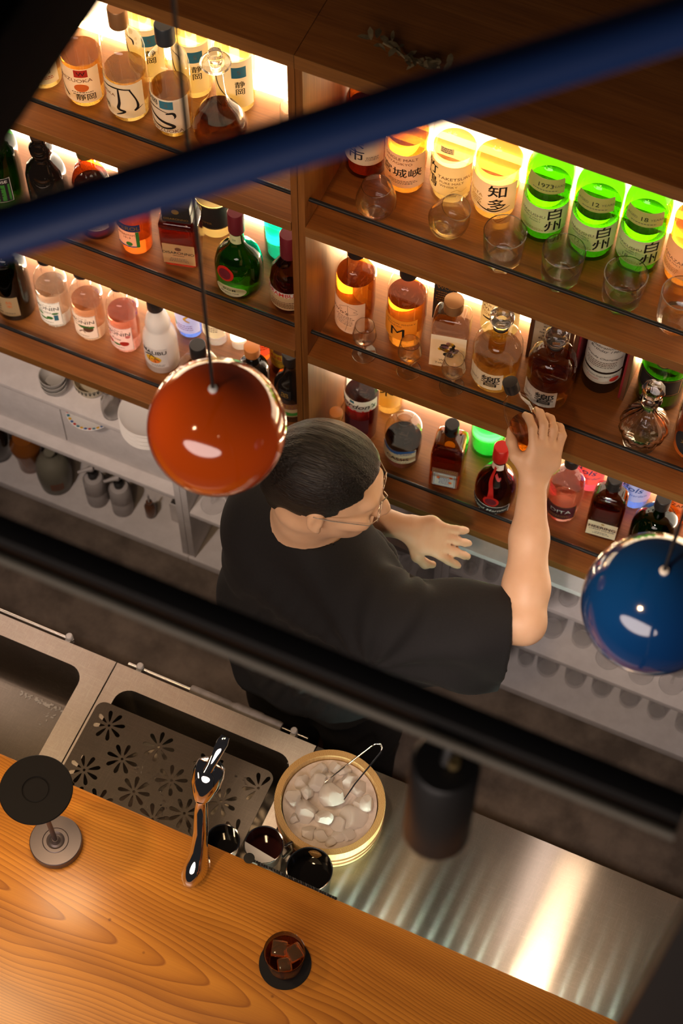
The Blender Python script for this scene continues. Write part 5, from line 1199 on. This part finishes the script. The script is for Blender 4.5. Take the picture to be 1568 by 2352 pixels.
# ================================================================== the bartender
class SDF:
    """distance grid that solid shapes are blended into; surface taken out with surface nets"""
    def __init__(s, lo, hi, h):
        s.lo = np.array(lo, float); s.h = h
        s.n = np.ceil((np.array(hi) - s.lo) / h).astype(int) + 1
        s.d = np.full(s.n, .12, np.float32)
    def sub(s, lo, hi):
        a = np.clip(np.floor((np.array(lo) - s.lo) / s.h).astype(int), 0, s.n)
        b = np.clip(np.ceil((np.array(hi) - s.lo) / s.h).astype(int) + 1, 0, s.n)
        g = np.meshgrid(*[(np.arange(a[i], b[i]) * s.h + s.lo[i]).astype(np.float32) for i in range(3)], indexing='ij')
        return tuple(slice(a[i], b[i]) for i in range(3)), g
    def blend(s, sl, d, k, mode):
        c = s.d[sl]
        if mode == 'sub': c, d = -c, d
        if k > 0:
            h = np.clip(.5 + .5 * (c - d) / k, 0, 1)
            r = c + (d - c) * h - k * h * (1 - h)
        else: r = np.minimum(c, d)
        s.d[sl] = -r if mode == 'sub' else r
    def caps(s, p, q, r0, r1, k=.02, mode='add', flat=None):
        p, q = np.array(p, float), np.array(q, float); R = max(r0, r1) + .08
        sl, (X, Y, Z) = s.sub(np.minimum(p, q) - R, np.maximum(p, q) + R)
        if X.size == 0: return s
        v = q - p; L = max(v @ v, 1e-9)
        dx, dy, dz = X - p[0], Y - p[1], Z - p[2]
        t = np.clip((dx * v[0] + dy * v[1] + dz * v[2]) / L, 0, 1)
        d = np.sqrt((dx - t * v[0]) ** 2 + (dy - t * v[1]) ** 2 + (dz - t * v[2]) ** 2) - (r0 + (r1 - r0) * t)
        s.blend(sl, d, k, mode); return s
    def ell(s, c, r, k=.02, M3=None, mode='add'):
        c = np.array(c, float)
        if M3 is not None: r = [x * HS for x in r]
        R = max(r) + .08
        sl, (X, Y, Z) = s.sub(c - R, c + R)
        if X.size == 0: return s
        P3 = [X - c[0], Y - c[1], Z - c[2]]
        if M3 is not None: P3 = [M3[i][0] * P3[0] + M3[i][1] * P3[1] + M3[i][2] * P3[2] for i in range(3)]
        q = np.sqrt(sum((P3[i] / r[i]) ** 2 for i in range(3)))
        g = np.sqrt(sum((P3[i] / r[i] ** 2) ** 2 for i in range(3)))
        d = q * (q - 1) / np.maximum(g, 1e-6)
        s.blend(sl, d, k, mode); return s
    def chain(s, pts, k=.02):
        for (p, r), (q, r2) in zip(pts, pts[1:]): s.caps(p, q, r, r2, k)
        return s
    def warp(s, fn):
        _, g = s.sub(s.lo, s.lo + (s.n - 1) * s.h)
        s.d += fn(*g).astype(np.float32); return s
    def cut(s, p, nrm, k=0):
        """keep the side where (x - p).n < 0"""
        nrm = np.array(nrm, float); nrm /= np.linalg.norm(nrm)
        _, (X, Y, Z) = s.sub(s.lo, s.lo + (s.n - 1) * s.h)
        s.d = np.maximum(s.d, ((X - p[0]) * nrm[0] + (Y - p[1]) * nrm[1] + (Z - p[2]) * nrm[2]).astype(np.float32)); return s
    def mesh(s, name, m, parent, smooth=2, biggest=True):
        d = s.d; n = np.array(d.shape)
        ins = d < 0
        c = [ins[i:n[0] - 1 + i, j:n[1] - 1 + j, k:n[2] - 1 + k] for i in (0, 1) for j in (0, 1) for k in (0, 1)]
        cnt = sum(x.astype(np.int8) for x in c)
        cells = np.argwhere((cnt > 0) & (cnt < 8))
        idx = np.full(n - 1, -1, np.int32); idx[tuple(cells.T)] = np.arange(len(cells))
        acc = np.zeros((len(cells), 3)); num = np.zeros(len(cells))
        cor = [np.array(o) for o in [(0, 0, 0), (0, 0, 1), (0, 1, 0), (0, 1, 1), (1, 0, 0), (1, 0, 1), (1, 1, 0), (1, 1, 1)]]
        for a in range(8):
            for b in range(a + 1, 8):
                if abs(cor[a] - cor[b]).sum() != 1: continue
                da = d[tuple((cells + cor[a]).T)].astype(float); db = d[tuple((cells + cor[b]).T)].astype(float)
                w = (da < 0) != (db < 0)
                t = np.where(w, da / np.where(w, da - db, 1), 0)
                acc += np.where(w[:, None], cor[a] + t[:, None] * (cor[b] - cor[a]), 0); num += w
        V = (cells + acc / num[:, None]) * s.h + s.lo
        F = []
        for ax in range(3):
            o = [0, 0, 0]; o[ax] = 1
            A = ins[:n[0] - o[0], :n[1] - o[1], :n[2] - o[2]]; B = ins[o[0]:, o[1]:, o[2]:]
            e = np.argwhere(A != B)
            u, w = (ax + 1) % 3, (ax + 2) % 3
            e = e[(e[:, u] > 0) & (e[:, w] > 0) & (e[:, u] < n[u] - 1) & (e[:, w] < n[w] - 1)]
            fl = A[tuple(e.T)]
            eu = np.zeros(3, int); eu[u] = 1; ew = np.zeros(3, int); ew[w] = 1
            q = [idx[tuple((e - x).T)] for x in (eu + ew, ew, 0 * eu, eu)]
            q = np.stack(q, 1); q[~fl] = q[~fl][:, ::-1]
            F.append(q)
        F = np.concatenate(F); F = F[(F >= 0).all(1)]
        # smoothing
        E = np.concatenate([F[:, [0, 1]], F[:, [1, 2]], F[:, [2, 3]], F[:, [3, 0]]])
        for it in range(smooth * 2):
            S2 = np.zeros_like(V); C2 = np.zeros(len(V))
            np.add.at(S2, E[:, 0], V[E[:, 1]]); np.add.at(S2, E[:, 1], V[E[:, 0]]); np.add.at(C2, E[:, 0], 1); np.add.at(C2, E[:, 1], 1)
            V = V + (.5 if it % 2 == 0 else -.48) * (S2 / np.maximum(C2, 1)[:, None] - V)
        me = bpy.data.meshes.new(name)
        org = np.array(parent.location) if parent else 0
        me.from_pydata((V - org).tolist(), [], F.tolist())
        me.materials.append(m)
        me.polygons.foreach_set('use_smooth', [True] * len(me.polygons)); me.update()
        if biggest:
            bm = bmesh.new(); bm.from_mesh(me); seen = set(); best = []
            for v0 in bm.verts:
                if v0 in seen: continue
                st = [v0]; comp = []; seen.add(v0)
                while st:
                    x = st.pop(); comp.append(x)
                    for e in x.link_edges:
                        y = e.other_vert(x)
                        if y not in seen: seen.add(y); st.append(y)
                if len(comp) > len(best): best = comp
            keep = set(best); bmesh.ops.delete(bm, geom=[v for v in bm.verts if v not in keep], context='VERTS')
            bm.to_mesh(me); bm.free()
        o = bpy.data.objects.new(name, me); COL.objects.link(o)
        if parent: o.parent = parent
        return o

def skin_mat():
    m = mat('skin', (.62, .36, .21), .5); t = NT(m)
    tc = t.n('ShaderNodeTexCoord')
    nz = t.n('ShaderNodeTexNoise', {'Vector': tc.outputs['Object'], 'Scale': 18.0, 'Detail': 5})
    t.link(t.ramp(nz.outputs[0], [(.3, (.66, .40, .235)), (.7, (.74, .48, .30))]), t.b.inputs['Base Color'])
    t.b.inputs['Subsurface Weight'].default_value = .08
    t.b.inputs['Subsurface Radius'].default_value = (.012, .005, .003)
    return m
M['skin'] = skin_mat()
M['tee'] = noisy('black_cotton', (.0032, .0028, .0032), (.0054, .0047, .0053), 260, .85, bump=.25)
M['trouser'] = noisy('black_twill', (.006, .0055, .006), (.010, .009, .010), 300, .85, bump=.2)
def hair_mat():
    m = mat('dark_combed_hair', (.012, .009, .007), .42, spec=.35); t = NT(m)
    tc = t.n('ShaderNodeTexCoord')
    mp = t.n('ShaderNodeMapping', {'Vector': tc.outputs['Object'], 'Rotation': (0, .35, .3), 'Scale': (22, 330, 330)})
    nz = t.n('ShaderNodeTexNoise', {'Vector': mp.outputs[0], 'Scale': 1.0, 'Detail': 5, 'Distortion': .5})
    t.link(t.ramp(nz.outputs[0], [(.35, (.002, .0017, .0015)), (.8, (.014, .010, .008))]), t.b.inputs['Base Color'])
    t.bump(nz.outputs[0], .8, .003)
    return m
M['hair'] = hair_mat()
HC = Vector((-0.7109, 1.5654, 1.6))
HS = 1.06                     # middle of the skull
PX, PY = -.735, 1.60
person = thing('person', 'person in a black T-shirt reaching up with one arm to the bottle shelf', 'person', (PX, PY, 0.0))
# frame of the head: he looks along the shelf to the right, chin a little down
yaw, pit, rol = math.radians(14), math.radians(-10), math.radians(-9)
hf = Vector((math.cos(yaw) * math.cos(pit), math.sin(yaw) * math.cos(pit), math.sin(pit)))
hl = Vector((-math.sin(yaw), math.cos(yaw), 0)); hl = (hl * math.cos(rol) + Vector((0, 0, math.sin(rol)))).normalized(); hl = (hl - hf * hl.dot(hf)).normalized()
hu = hf.cross(hl).normalized(); hl = hu.cross(hf)
MH = [tuple(hf), tuple(hl), tuple(hu)]
def H(f, l, u): return HC + (hf * f + hl * l + hu * u) * HS
NK = Vector((-.755, 1.580, 1.415))                    # base of neck
LS, RS = Vector((-.838, 1.600, 1.360)), Vector((-.565, 1.490, 1.305))
RE, RW = Vector((-.306, 1.600, 1.290)), Vector((-.392, 1.842, 1.395))
LE, LW = Vector((-.832, 1.735, 1.165)), Vector((-.622, 1.778, 1.135))
PV = Vector((-.735, 1.575, .93))
LFT, RFT = Vector((-.84, 1.58, .03)), Vector((-.63, 1.57, .03))

body = SDF((-1.06, 1.36, -.005), (-.20, 2.08, 1.75), .0046)
# trunk
body.chain([(PV, .125), (PV + Vector((0, -.01, .2)), .108), (Vector((-.735, 1.565, 1.25)), .108), (Vector((-.745, 1.575, 1.36)), .070)], .05)
body.chain([(LS, .052), (NK + Vector((0, 0, -.03)), .06), (RS, .052)], .05)
# legs and feet
for ft, sx in ((LFT, -1), (RFT, 1)):
    hp = PV + Vector((sx * .09, 0, -.02)); kn = hp.lerp(ft, .5) + Vector((0, .03, 0))
    body.chain([(hp, .085), (kn, .058), (kn.lerp(ft, .4) + Vector((0, -.01, 0)), .055), (ft + Vector((0, 0, .06)), .04)], .03)
    body.chain([(ft + Vector((0, -.04, .03)), .035), (ft + Vector((0, .16, .022)), .028)], .03)
# neck
body.chain([(NK + Vector((0, 0, -.02)), .068), (NK.lerp(H(-.02, 0, -.07), .5), .058), (H(-.025, 0, -.06), .060)], .035)
# skull, face
body.ell(H(-.012, 0, .022), (.096, .076, .088), .02, MH)
body.ell(H(.030, 0, -.035), (.062, .058, .075), .03, MH)
body.ell(H(.062, 0, -.082), (.026, .028, .024), .025, MH)              # chin
body.caps(H(.078, -.03, .022), H(.078, .03, .022), .016, .016, .02)   # brow
body.chain([(H(.090, 0, .010), .008), (H(.104, 0, -.016), .0105), (H(.110, 0, -.026), .0125)], .010)   # nose
for sd in (-1, 1):
    body.ell(H(.100, .011 * sd, -.031), (.010, .008, .007), .006, MH)
    body.ell(H(.090, .031 * sd, .004), (.014, .014, .010), .010, MH, 'sub')  # eye socket
    body.ell(H(.078, .030 * sd, .003), (.0125, .0125, .0115), .003, MH)     # eyeball
    body.ell(H(.062, .047 * sd, -.022), (.028, .016, .018), .015, MH)       # cheek
    # ear
    body.ell(H(-.006, .079 * sd, -.006), (.0155, .0070, .027), .008, MH)
    body.ell(H(-.002, .0865 * sd, -.004), (.009, .005, .017), .004, MH, 'sub')
    body.ell(H(.002, .077 * sd, -.030), (.008, .006, .009), .006, MH)
body.caps(H(.092, -.017, -.053), H(.092, .017, -.053), .0065, .0065, .006)    # lips
body.caps(H(.089, -.015, -.063), H(.089, .015, -.063), .0070, .0070, .006)
body.caps(H(.099, -.020, -.058), H(.099, .020, -.058), .0014, .0014, .003, 'sub')
# arms
body.chain([(RS, .052), (RS.lerp(RE, .5), .048), (RE, .041)], .03)
body.chain([(RE, .040), (RE.lerp(RW, .25), .044), (RE.lerp(RW, .6), .036), (RW, .0265)], .02)
body.chain([(LS, .052), (LS.lerp(LE, .5), .048), (LE, .041)], .03)
body.chain([(LE, .040), (LE.lerp(LW, .25), .042), (LE.lerp(LW, .6), .034), (LW, .0255)], .02)
def hand(wr, fd, up, curl, side, spread=.17, thumb_curl=.6):
    """fd: direction of the fingers, up: back of the hand, side: towards the thumb"""
    fd = Vector(fd).normalized(); up = Vector(up); up = (up - fd * up.dot(fd)).normalized(); sd = fd.cross(up) * side
    for k, w in enumerate((-.027, -.009, .009, .025)):
        body.chain([(wr + sd * w * .55 + fd * .008, .015), (wr + sd * w + fd * .045, .0145), (wr + sd * w + fd * (.078 - .004 * abs(k - 2)), .0115)], .014)
    tips = []
    for k, (w, L) in enumerate(((-.028, .060), (-.0095, .074), (.0095, .080), (.028, .070))):
        p = wr + sd * w + fd * (.082 - .004 * abs(k - 2)); a = .12 + .05 * k if False else curl[0]
        dirv = (fd + sd * spread * (w / .028)).normalized()
        pts = [(p, .0100)]
        ang = 0
        for j, (fr, c) in enumerate(((.45, curl[0]), (.32, curl[1]), (.23, curl[2]))):
            ang += c
            dd = dirv * math.cos(ang) - up * math.sin(ang)
            p = p + dd * L * fr * 1.08
            pts.append((p, (.0092, .0086, .0074)[j]))
        body.chain(pts, .004); tips.append(p)
    b = wr + sd * .022 + fd * .022 - up * .004
    t1 = b + (sd * .75 + fd * .62 - up * .25).normalized() * .036
    t2 = t1 + (sd * .30 + fd * .75 - up * thumb_curl).normalized() * .030
    t3 = t2 + (sd * -.10 + fd * .70 - up * thumb_curl * 1.25).normalized() * .024
    body.chain([(b, .0150), (t1, .0118), (t2, .0100), (t3, .0082)], .008)
    return tips
RFD, RUP = Vector((.03, .62, .78)), Vector((.62, -.62, .47))
hand(RW, RFD, RUP, (.42, .75, .55), -1, .22, .75)
hand(LW, (.93, .16, -.30), (-.1, -.5, .85), (.30, .35, .25), 1, .18, .4)
body.mesh('body', M['skin'], person)

# hair: swept back on top, clipped short at the sides
hair = SDF(HC - Vector((.16, .16, .12)), HC + Vector((.16, .16, .16)), .0034)
hair.ell(H(-.016, 0, .028), (.102, .083, .094), .01, MH)
hair.ell(H(-.006, 0, .070), (.082, .068, .052), .03, MH)
hair.caps(H(-.075, 0, -.02), H(-.068, 0, -.055), .046, .038, .03)
def hair_cut(X, Y, Z):
    f = ((X - HC.x) * hf.x + (Y - HC.y) * hf.y + (Z - HC.z) * hf.z) / HS
    l = ((X - HC.x) * hl.x + (Y - HC.y) * hl.y + (Z - HC.z) * hl.z) / HS
    u = ((X - HC.x) * hu.x + (Y - HC.y) * hu.y + (Z - HC.z) * hu.z) / HS
    a = np.arctan2(l, -f)
    groove = .0005 * np.sin(l * 320 + 2.5 * np.sin(f * 30)) * np.clip((u - .02) * 20, 0, 1) + .0003 * np.sin(l * 800 + f * 60) * np.clip((u - .0) * 20, 0, 1)
    fade = np.clip((.035 - u) * .10, 0, .006)                   # shorter towards the neck
    return groove + fade
hair.warp(hair_cut)
_, (X, Y, Z) = hair.sub(hair.lo, hair.lo + (hair.n - 1) * hair.h)
f_ = ((X - HC.x) * hf.x + (Y - HC.y) * hf.y + (Z - HC.z) * hf.z) / HS
l_ = ((X - HC.x) * hl.x + (Y - HC.y) * hl.y + (Z - HC.z) * hl.z) / HS
u_ = ((X - HC.x) * hu.x + (Y - HC.y) * hu.y + (Z - HC.z) * hu.z) / HS
line = np.where(f_ > .028, .052 + (f_ - .028) * .55, np.where(f_ > -.03, -.006 + np.clip(f_ + .03, 0, 1) * .75, -.078 + np.clip(f_ + .058, 0, .028) * 1.3))
line = line - np.clip(.05 - np.abs(f_ - .022), 0, .012) * 1.6 * (np.abs(l_) > .05)          # sideburn
hair.d = np.maximum(hair.d, (line - u_).astype(np.float32) * .7)
hair.d = np.maximum(hair.d, (f_ - .082).astype(np.float32))
hair.mesh('hair', M['hair'], person, 1)

# spectacles
M['frame'] = mat('thin_spectacle_frame', (.5, .42, .34), .25, .7)
mb = MB()
def L_(v): return v - person.location
for sd in (-1, 1):
    c = H(.099, .032 * sd, .004)
    ring = [L_(c + hl * (.021 * math.cos(2 * PI * k / 24)) + hu * (.016 * math.sin(2 * PI * k / 24))) for k in range(25)]
    mb.tube(ring, .0009, M['frame'], 8)
    mb.tube([L_(H(.098, .053 * sd, .008)), L_(H(.085, .072 * sd, .010)), L_(H(.02, .0815 * sd, .010)), L_(H(-.012, .084 * sd, .012))], .0010, M['frame'], 8)
mb.tube([L_(H(.101, -.011, .006)), L_(H(.108, 0, .010)), L_(H(.101, .011, .006))], .0012, M['frame'], 8)
mb.build('spectacles', person)

# T-shirt: wide, dropped shoulders, sleeves to the elbow
tee = SDF((-1.12, 1.34, .78), (-.20, 1.92, 1.50), .0062)
for q in (-1, 1):
    tee.chain([(Vector((-.735 + .060 * q, 1.560, .74)), .140), (Vector((-.735 + .055 * q, 1.565, 1.05)), .132), (Vector((-.735 + .055 * q, 1.560 - .012 * q, 1.25)), .118), (Vector((-.745 + .035 * q, 1.570 - .012 * q, 1.36)), .080)], .05)
tee.chain([(LS + Vector((0, 0, -.015)), .078), (NK + Vector((0, 0, -.045)), .082), (RS + Vector((0, 0, -.012)), .074)], .045)
tee.chain([(RS + Vector((.01, 0, -.02)), .092), (RS.lerp(RE, .6) + Vector((0, -.01, -.035)), .086), (RE + Vector((.01, 0, -.045)), .088)], .05)
tee.chain([(RS.lerp(RE, .25) + Vector((0, -.02, -.10)), .075), (RE + Vector((-.03, -.015, -.135)), .062)], .07)     # hanging part of the sleeve
tee.chain([(LS + Vector((-.005, 0, -.03)), .080), (LS.lerp(LE, .5) + Vector((-.005, 0, -.02)), .078), (LE + Vector((-.01, -.01, .0)), .074)], .05)
tee.chain([(LS + Vector((-.015, -.03, -.08)), .068), (Vector((-.835, 1.545, 1.10)), .066), (Vector((-.812, 1.555, .85)), .07)], .06)
# sleeve ends
sd_ = (RE - RS).normalized()
def sleeve_cuts(X, Y, Z):
    c = RE - sd_ * .030
    t1 = (X - c.x) * sd_.x + (Y - c.y) * sd_.y + (Z - c.z) * sd_.z
    le = (LW - LE).normalized(); c2 = LE + le * .035
    t2 = np.where((Y > 1.66) | (Z < 1.3), (X - c2.x) * le.x + (Y - c2.y) * le.y + (Z - c2.z) * le.z, -1)
    return t1, np.where((Y > 1.69), t2, -1)
_, (X, Y, Z) = tee.sub(tee.lo, tee.lo + (tee.n - 1) * tee.h)
# folds: soft ridges fanning from the raised shoulder and across the back
r1 = np.sqrt((X - RS.x) ** 2 + (Y - RS.y) ** 2 + (Z - RS.z) ** 2)
ang = np.arctan2(Z - RS.z + .02, X - RS.x - .02)
fold = .0075 * np.sin(ang * 9 + r1 * 10) * np.exp(-((r1 - .20) / .14) ** 2)
fold += .0060 * np.sin((X * .8 - Z * .9 + .25 * np.sin(X * 9)) * 62) * np.clip((1.36 - Z) * 4, 0, 1) * np.clip((Z - .8) * 5, 0, 1)
fold += .0050 * np.sin((X * 1.1 + Z * .6) * 48 + 2) * np.clip((1.3 - Z) * 4, 0, 1)
tee.d += fold.astype(np.float32)
t1, t2 = sleeve_cuts(X, Y, Z)
tee.d = np.maximum(tee.d, np.maximum(t1, t2).astype(np.float32))
# neck opening and the hollow inside of sleeve mouths
tee.caps(NK + Vector((.006, -.004, -.030)), NK + Vector((.012, .01, .12)), .068, .092, .004, 'sub')
tee.caps(RE - sd_ * .075 + Vector((0, 0, -.03)), RE + sd_ * .1 + Vector((0, 0, -.035)), .064, .082, .004, 'sub')
tee.cut((0, 0, .80), (0, 0, -1))
ts = tee.mesh('t_shirt', M['tee'], person, 1)
# ribbed collar
mb = MB(); ring = []
ax = Vector((.008, .016, .155)).normalized(); s_ = ax.orthogonal().normalized(); u_v = ax.cross(s_)
c = NK + Vector((.008, .000, .002))
for k in range(41):
    a = 2 * PI * k / 40
    ring.append(L_(c + s_ * math.cos(a) * .0735 + u_v * math.sin(a) * .0735 + Vector((0, 0, -.006))))
mb.tube(ring, .0075, M['tee'], 10, None, False); mb.build('collar', person)

tr = SDF((-1.0, 1.36, .02), (-.45, 1.85, .98), .0075)
for ft, sx in ((LFT, -1), (RFT, 1)):
    hp = PV + Vector((sx * .085, 0, -.03)); kn = hp.lerp(ft, .5) + Vector((0, .03, 0))
    tr.chain([(hp, .115), (kn, .092), (ft + Vector((0, 0, .05)), .082)], .04)
tr.chain([(PV + Vector((-.04, 0, .0)), .142), (PV + Vector((.04, 0, .0)), .142)], .05)
tr.cut((0, 0, .04), (0, 0, -1)); tr.cut((0, 0, .965), (0, 0, 1))
tr.mesh('trousers', M['trouser'], person, 1)
for ft in (LFT, RFT):
    mb = MB(); sw_ = [((0, -.075, .03), .028, .028), ((0, -.06, .032), .042, .034), ((0, .02, .036), .045, .038), ((0, .12, .030), .048, .030), ((0, .18, .024), .040, .022), ((0, .20, .018), .02, .014)]
    v = []; f = []
    for (cx, cy, cz), rx, rz_ in sw_:
        for k in range(20):
            a = 2 * PI * k / 20; v.append((cx + rx * math.cos(a), cy, max(cz + rz_ * math.sin(a), .001)))
    for i in range(len(sw_) - 1):
        for k in range(20): f.append((i * 20 + k, i * 20 + (k + 1) % 20, (i + 1) * 20 + (k + 1) % 20, (i + 1) * 20 + k))
    f += [tuple(range(19, -1, -1)), tuple(range(100, 120))]
    mb.add(v, f, M['black']); o = mb.build('shoe', person, (ft.x - PX, ft.y - PY, 0))

# bottle in the raised hand
GP = Vector((-0.4429, 1.9118, 1.462))
hb_ = thing('held_bottle', 'small amber bottle gripped in the raised hand', 'bottle', tuple(GP))
axis = Vector((-.35, .05, 1)).normalized()
hb_.rotation_euler = axis.to_track_quat('Z', 'Y').to_euler()
pr = [(0, -.098), (.026, -.1), (.030, -.096), (.031, -.02), (.031, .05), (.026, .075), (.014, .092), (.012, .12), (.0135, .122), (.0135, .13), (.008, .13)]
MB().lathe(pr, G['clear'], 36).build('glass_body', hb_)
MB().lathe([(0, -.094), (.027, -.094), (.0285, -.09), (.0285, .01), (0, .01)], LQ['amber'], 36).build('liquid', hb_)
MB().lathe([(.0138, .108), (.015, .11), (.015, .134), (0, .135)], C['black'], 24).build('cap', hb_)

# ================================================================== pendant lamps
def pendant(c, r, col, lab, cord_top, power, aim):
    t = thing('pendant_lamp', lab, 'lamp', c)
    prof = [(max(r * math.sin(PI * k / 40), 0), -r * math.cos(PI * k / 40)) for k in range(3, 40)]
    prof[-1] = (.008, prof[-1][1])
    MB().lathe(prof + [(0, prof[-1][1] + .0005)], col, 72).build('glass_globe', t)
    MB().lathe([(0, prof[0][1] + .012), (prof[0][0] + .002, prof[0][1] + .012), (prof[0][0] + .004, prof[0][1] + .002), (prof[0][0], prof[0][1])], M['white'], 40).build('opening_ring', t)
    MB().lathe([(0, r + .0005), (.0062, r - .0005), (.0072, r + .003), (.0062, r + .006), (.003, r + .008), (0, r + .008)], M['white'], 24).build('cord_nub', t)
    MB().tube([(0, 0, r + .0082), (0, 0, cord_top - c[2])], .0027, M['black'], 10).build('cord', t)
    d = bpy.data.lights.new('pendant_bulb', 'SPOT'); d.energy = power; d.color = (1, .74, .5); d.spot_size = .30; d.spot_blend = .45; d.shadow_soft_size = .05
    o = bpy.data.objects.new('pendant_bulb', d); COL.objects.link(o); o.parent = t; o.location = (0, 0, prof[0][1] - .004)
    o.rotation_euler = (Vector(aim) - Vector(c)).to_track_quat('-Z', 'Y').to_euler()
M['orange_lacquer'] = mat('orange_lacquer', (.56, .07, .003), .10, coat=1.0, spec=.6)
M['blue_lacquer'] = mat('blue_lacquer', (.003, .045, .19), .10, coat=1.0, spec=.6)
pendant((-0.7362, 1.2401, 2.28), 0.1013, M['orange_lacquer'], 'glossy orange globe pendant lamp hanging on a thin black cord', 5.0, 11.0, (-.58, 1.235, .9))
pendant((-0.0641, 1.2294, 2.28), 0.0991, M['blue_lacquer'], 'glossy blue globe pendant lamp at the right edge', 5.0, 30.0, (-.050, 1.19, .86))

# ================================================================== beams and rails near the viewer
M['blue_paint'] = mat('blue_painted_steel', (.010, .038, .15), .45)
a, b = Vector((-0.5249, 0.6251, 3.6099)), Vector((-0.1509, 0.9085, 3.7004))
dv = (b - a).normalized()
o = MB().tube([a - dv * .9, b + dv * .6], .0185, M['blue_paint'], 28).build('blue_rail'); tag(o, 'blue painted round steel rail crossing the upper picture', 'rail')
M['beam_wood'] = grain_wood('dark_beam_wood', (.008, .0055, .005), (.012, .0085, .008), (.016, .011, .011), 1, rough=.85, bump=0)
M['beam_wood'].node_tree.nodes['Principled BSDF'].inputs['Specular IOR Level'].default_value = .1
p0 = Vector((-0.6127, 0.8099, 3.5561))
o = MB().box((-.16, -.6, -.05), (.0, .9, .05), M['beam_wood'], .004).build('dark_beam'); o.location = p0 + Vector((0, 0, 0)); tag(o, 'dark wooden beam out of focus in the upper left corner', 'beam')
# black lighting beam with a spot lamp
c = Vector((-0.2823, 0.6543, 3.0289))
o = thing('lighting_beam', 'black steel lighting beam crossing above the bartender', 'beam', tuple(c))
MB().box((-1.6, -.008, -.012), (.333, .016, .016), M['black_metal'], .002).build('beam', o)
MB().tube([(-1.6, -.0165, -.006), (.333, -.0165, -.006)], .0068, mat('olive_lit_edge', (.085, .075, .055), .6, .2), 16).build('lit_edge', o)  # paler bar standing in for the light along the beam's lower edge
s = Vector((-0.1695, 0.6449, 2.9236))
t = thing('spot_lamp', 'black cylindrical spot lamp clamped under the lighting beam', 'lamp', tuple(s))
MB().lathe([(0, .03), (.030, .028), (.034, .022), (.035, -.16), (.033, -.164), (.030, -.164), (.029, -.14), (0, -.14)], M['black_metal'], 40).build('lamp_housing', t)
MB().lathe([(0, -.1395), (.0285, -.1395)], mat('spot_lens', (.2, .19, .17), .2), 32).build('lens', t)
MB().tube([(0, 0, .0285), (0, .01, .055), (0, .03, .075)], .006, M['black_metal'], 12).build('yoke', t)
MB().lathe([(0, .0), (.006, .0), (.006, .012), (0, .012)], mat('brass_bolt', (.6, .45, .2), .35, .9), 16, Matrix.Translation((.008, .0, .03))).build('bolt', t)
o = MB().box((-.03, -.03, 0), (.03, .03, 3.9), M['black_metal'], .003).build('black_post'); o.location = (0.0631 + .046, .58, 1.0505)
tag(o, 'black steel post standing on the counter at the lower right', 'post')
# dried garland on top of the shelves
M['dry_leaf'] = noisy('dried_leaf', (.12, .085, .035), (.22, .16, .07), 40, .8)
gx = [(-0.8347, 2.0825, 2.19), (-0.8118, 2.0758, 2.19), (-0.7835, 2.0654, 2.19), (-0.7597, 2.0656, 2.19), (-0.7412, 2.0687, 2.19), (-0.726, 2.0703, 2.19)]
t = thing('dried_garland', 'dried leaf garland lying on top of the bottle shelves', 'garland', tuple(gx[2]))
g0 = Vector(gx[2])
MB().tube([Vector(p) - g0 + Vector((0, 0, .004 + .003 * (k % 2))) for k, p in enumerate(gx)], .0025, M['dry_leaf'], 8).build('stem', t)
rr = random.Random(8); mb = MB()
for k in range(34):
    p = Vector(gx[rr.randrange(6)]) - g0 + Vector((rr.gauss(0, .012), rr.gauss(0, .008), rr.uniform(.005, .016)))
    L, w = rr.uniform(.014, .03), rr.uniform(.003, .006)
    xf = Matrix.Translation(p) @ Matrix.Rotation(rr.uniform(0, 6.3), 4, 'Z') @ Matrix.Rotation(rr.uniform(-.25, .25), 4, 'Y')
    mb.add([(-L / 2, 0, 0), (-L / 6, w, .002), (L / 4, w * .8, .002), (L / 2, 0, 0), (L / 4, -w * .8, .002), (-L / 6, -w, .002)], [(0, 1, 2, 3, 4, 5)], M['dry_leaf'], True, xf)
mb.build('leaves', t)

# small pieces belong to the part that carries them
def nest(thing_name, child, carrier):
    for o in list(bpy.data.objects):
        if o.parent is None and o.name.split('.')[0] == thing_name:
            for c in list(o.children):
                if c.name.split('.')[0] == child:
                    k = [q for q in o.children if q.name.split('.')[0] == carrier]
                    if k: c.parent = k[0]
for a in (('table_lamp', 'light_ring', 'lamp_head'), ('spot_lamp', 'lens', 'lamp_housing'), ('spot_lamp', 'bolt', 'yoke'), ('ice_tub', 'tub_rim', 'tub_wall'), ('counter_light_strip', 'led', 'strip'),
          ('pump_bottle', 'pump_spout', 'pump_neck'), ('liqueur_bottle', 'inner_label', 'label'), ('liqueur_bottle', 'cap_lettering', 'square_cap'), ('liqueur_bottle', 'neck_tag', 'square_cap'), ('person', 'collar', 't_shirt'),
          ('pendant_lamp', 'opening_ring', 'glass_globe'), ('iced_drink', 'ice_cube', 'cocktail'), ('bottle_shelf_unit', 'led_strip', 'light_panel'), ('chrome_tap', 'tap_lever', 'tap_head')):
    nest(*a)
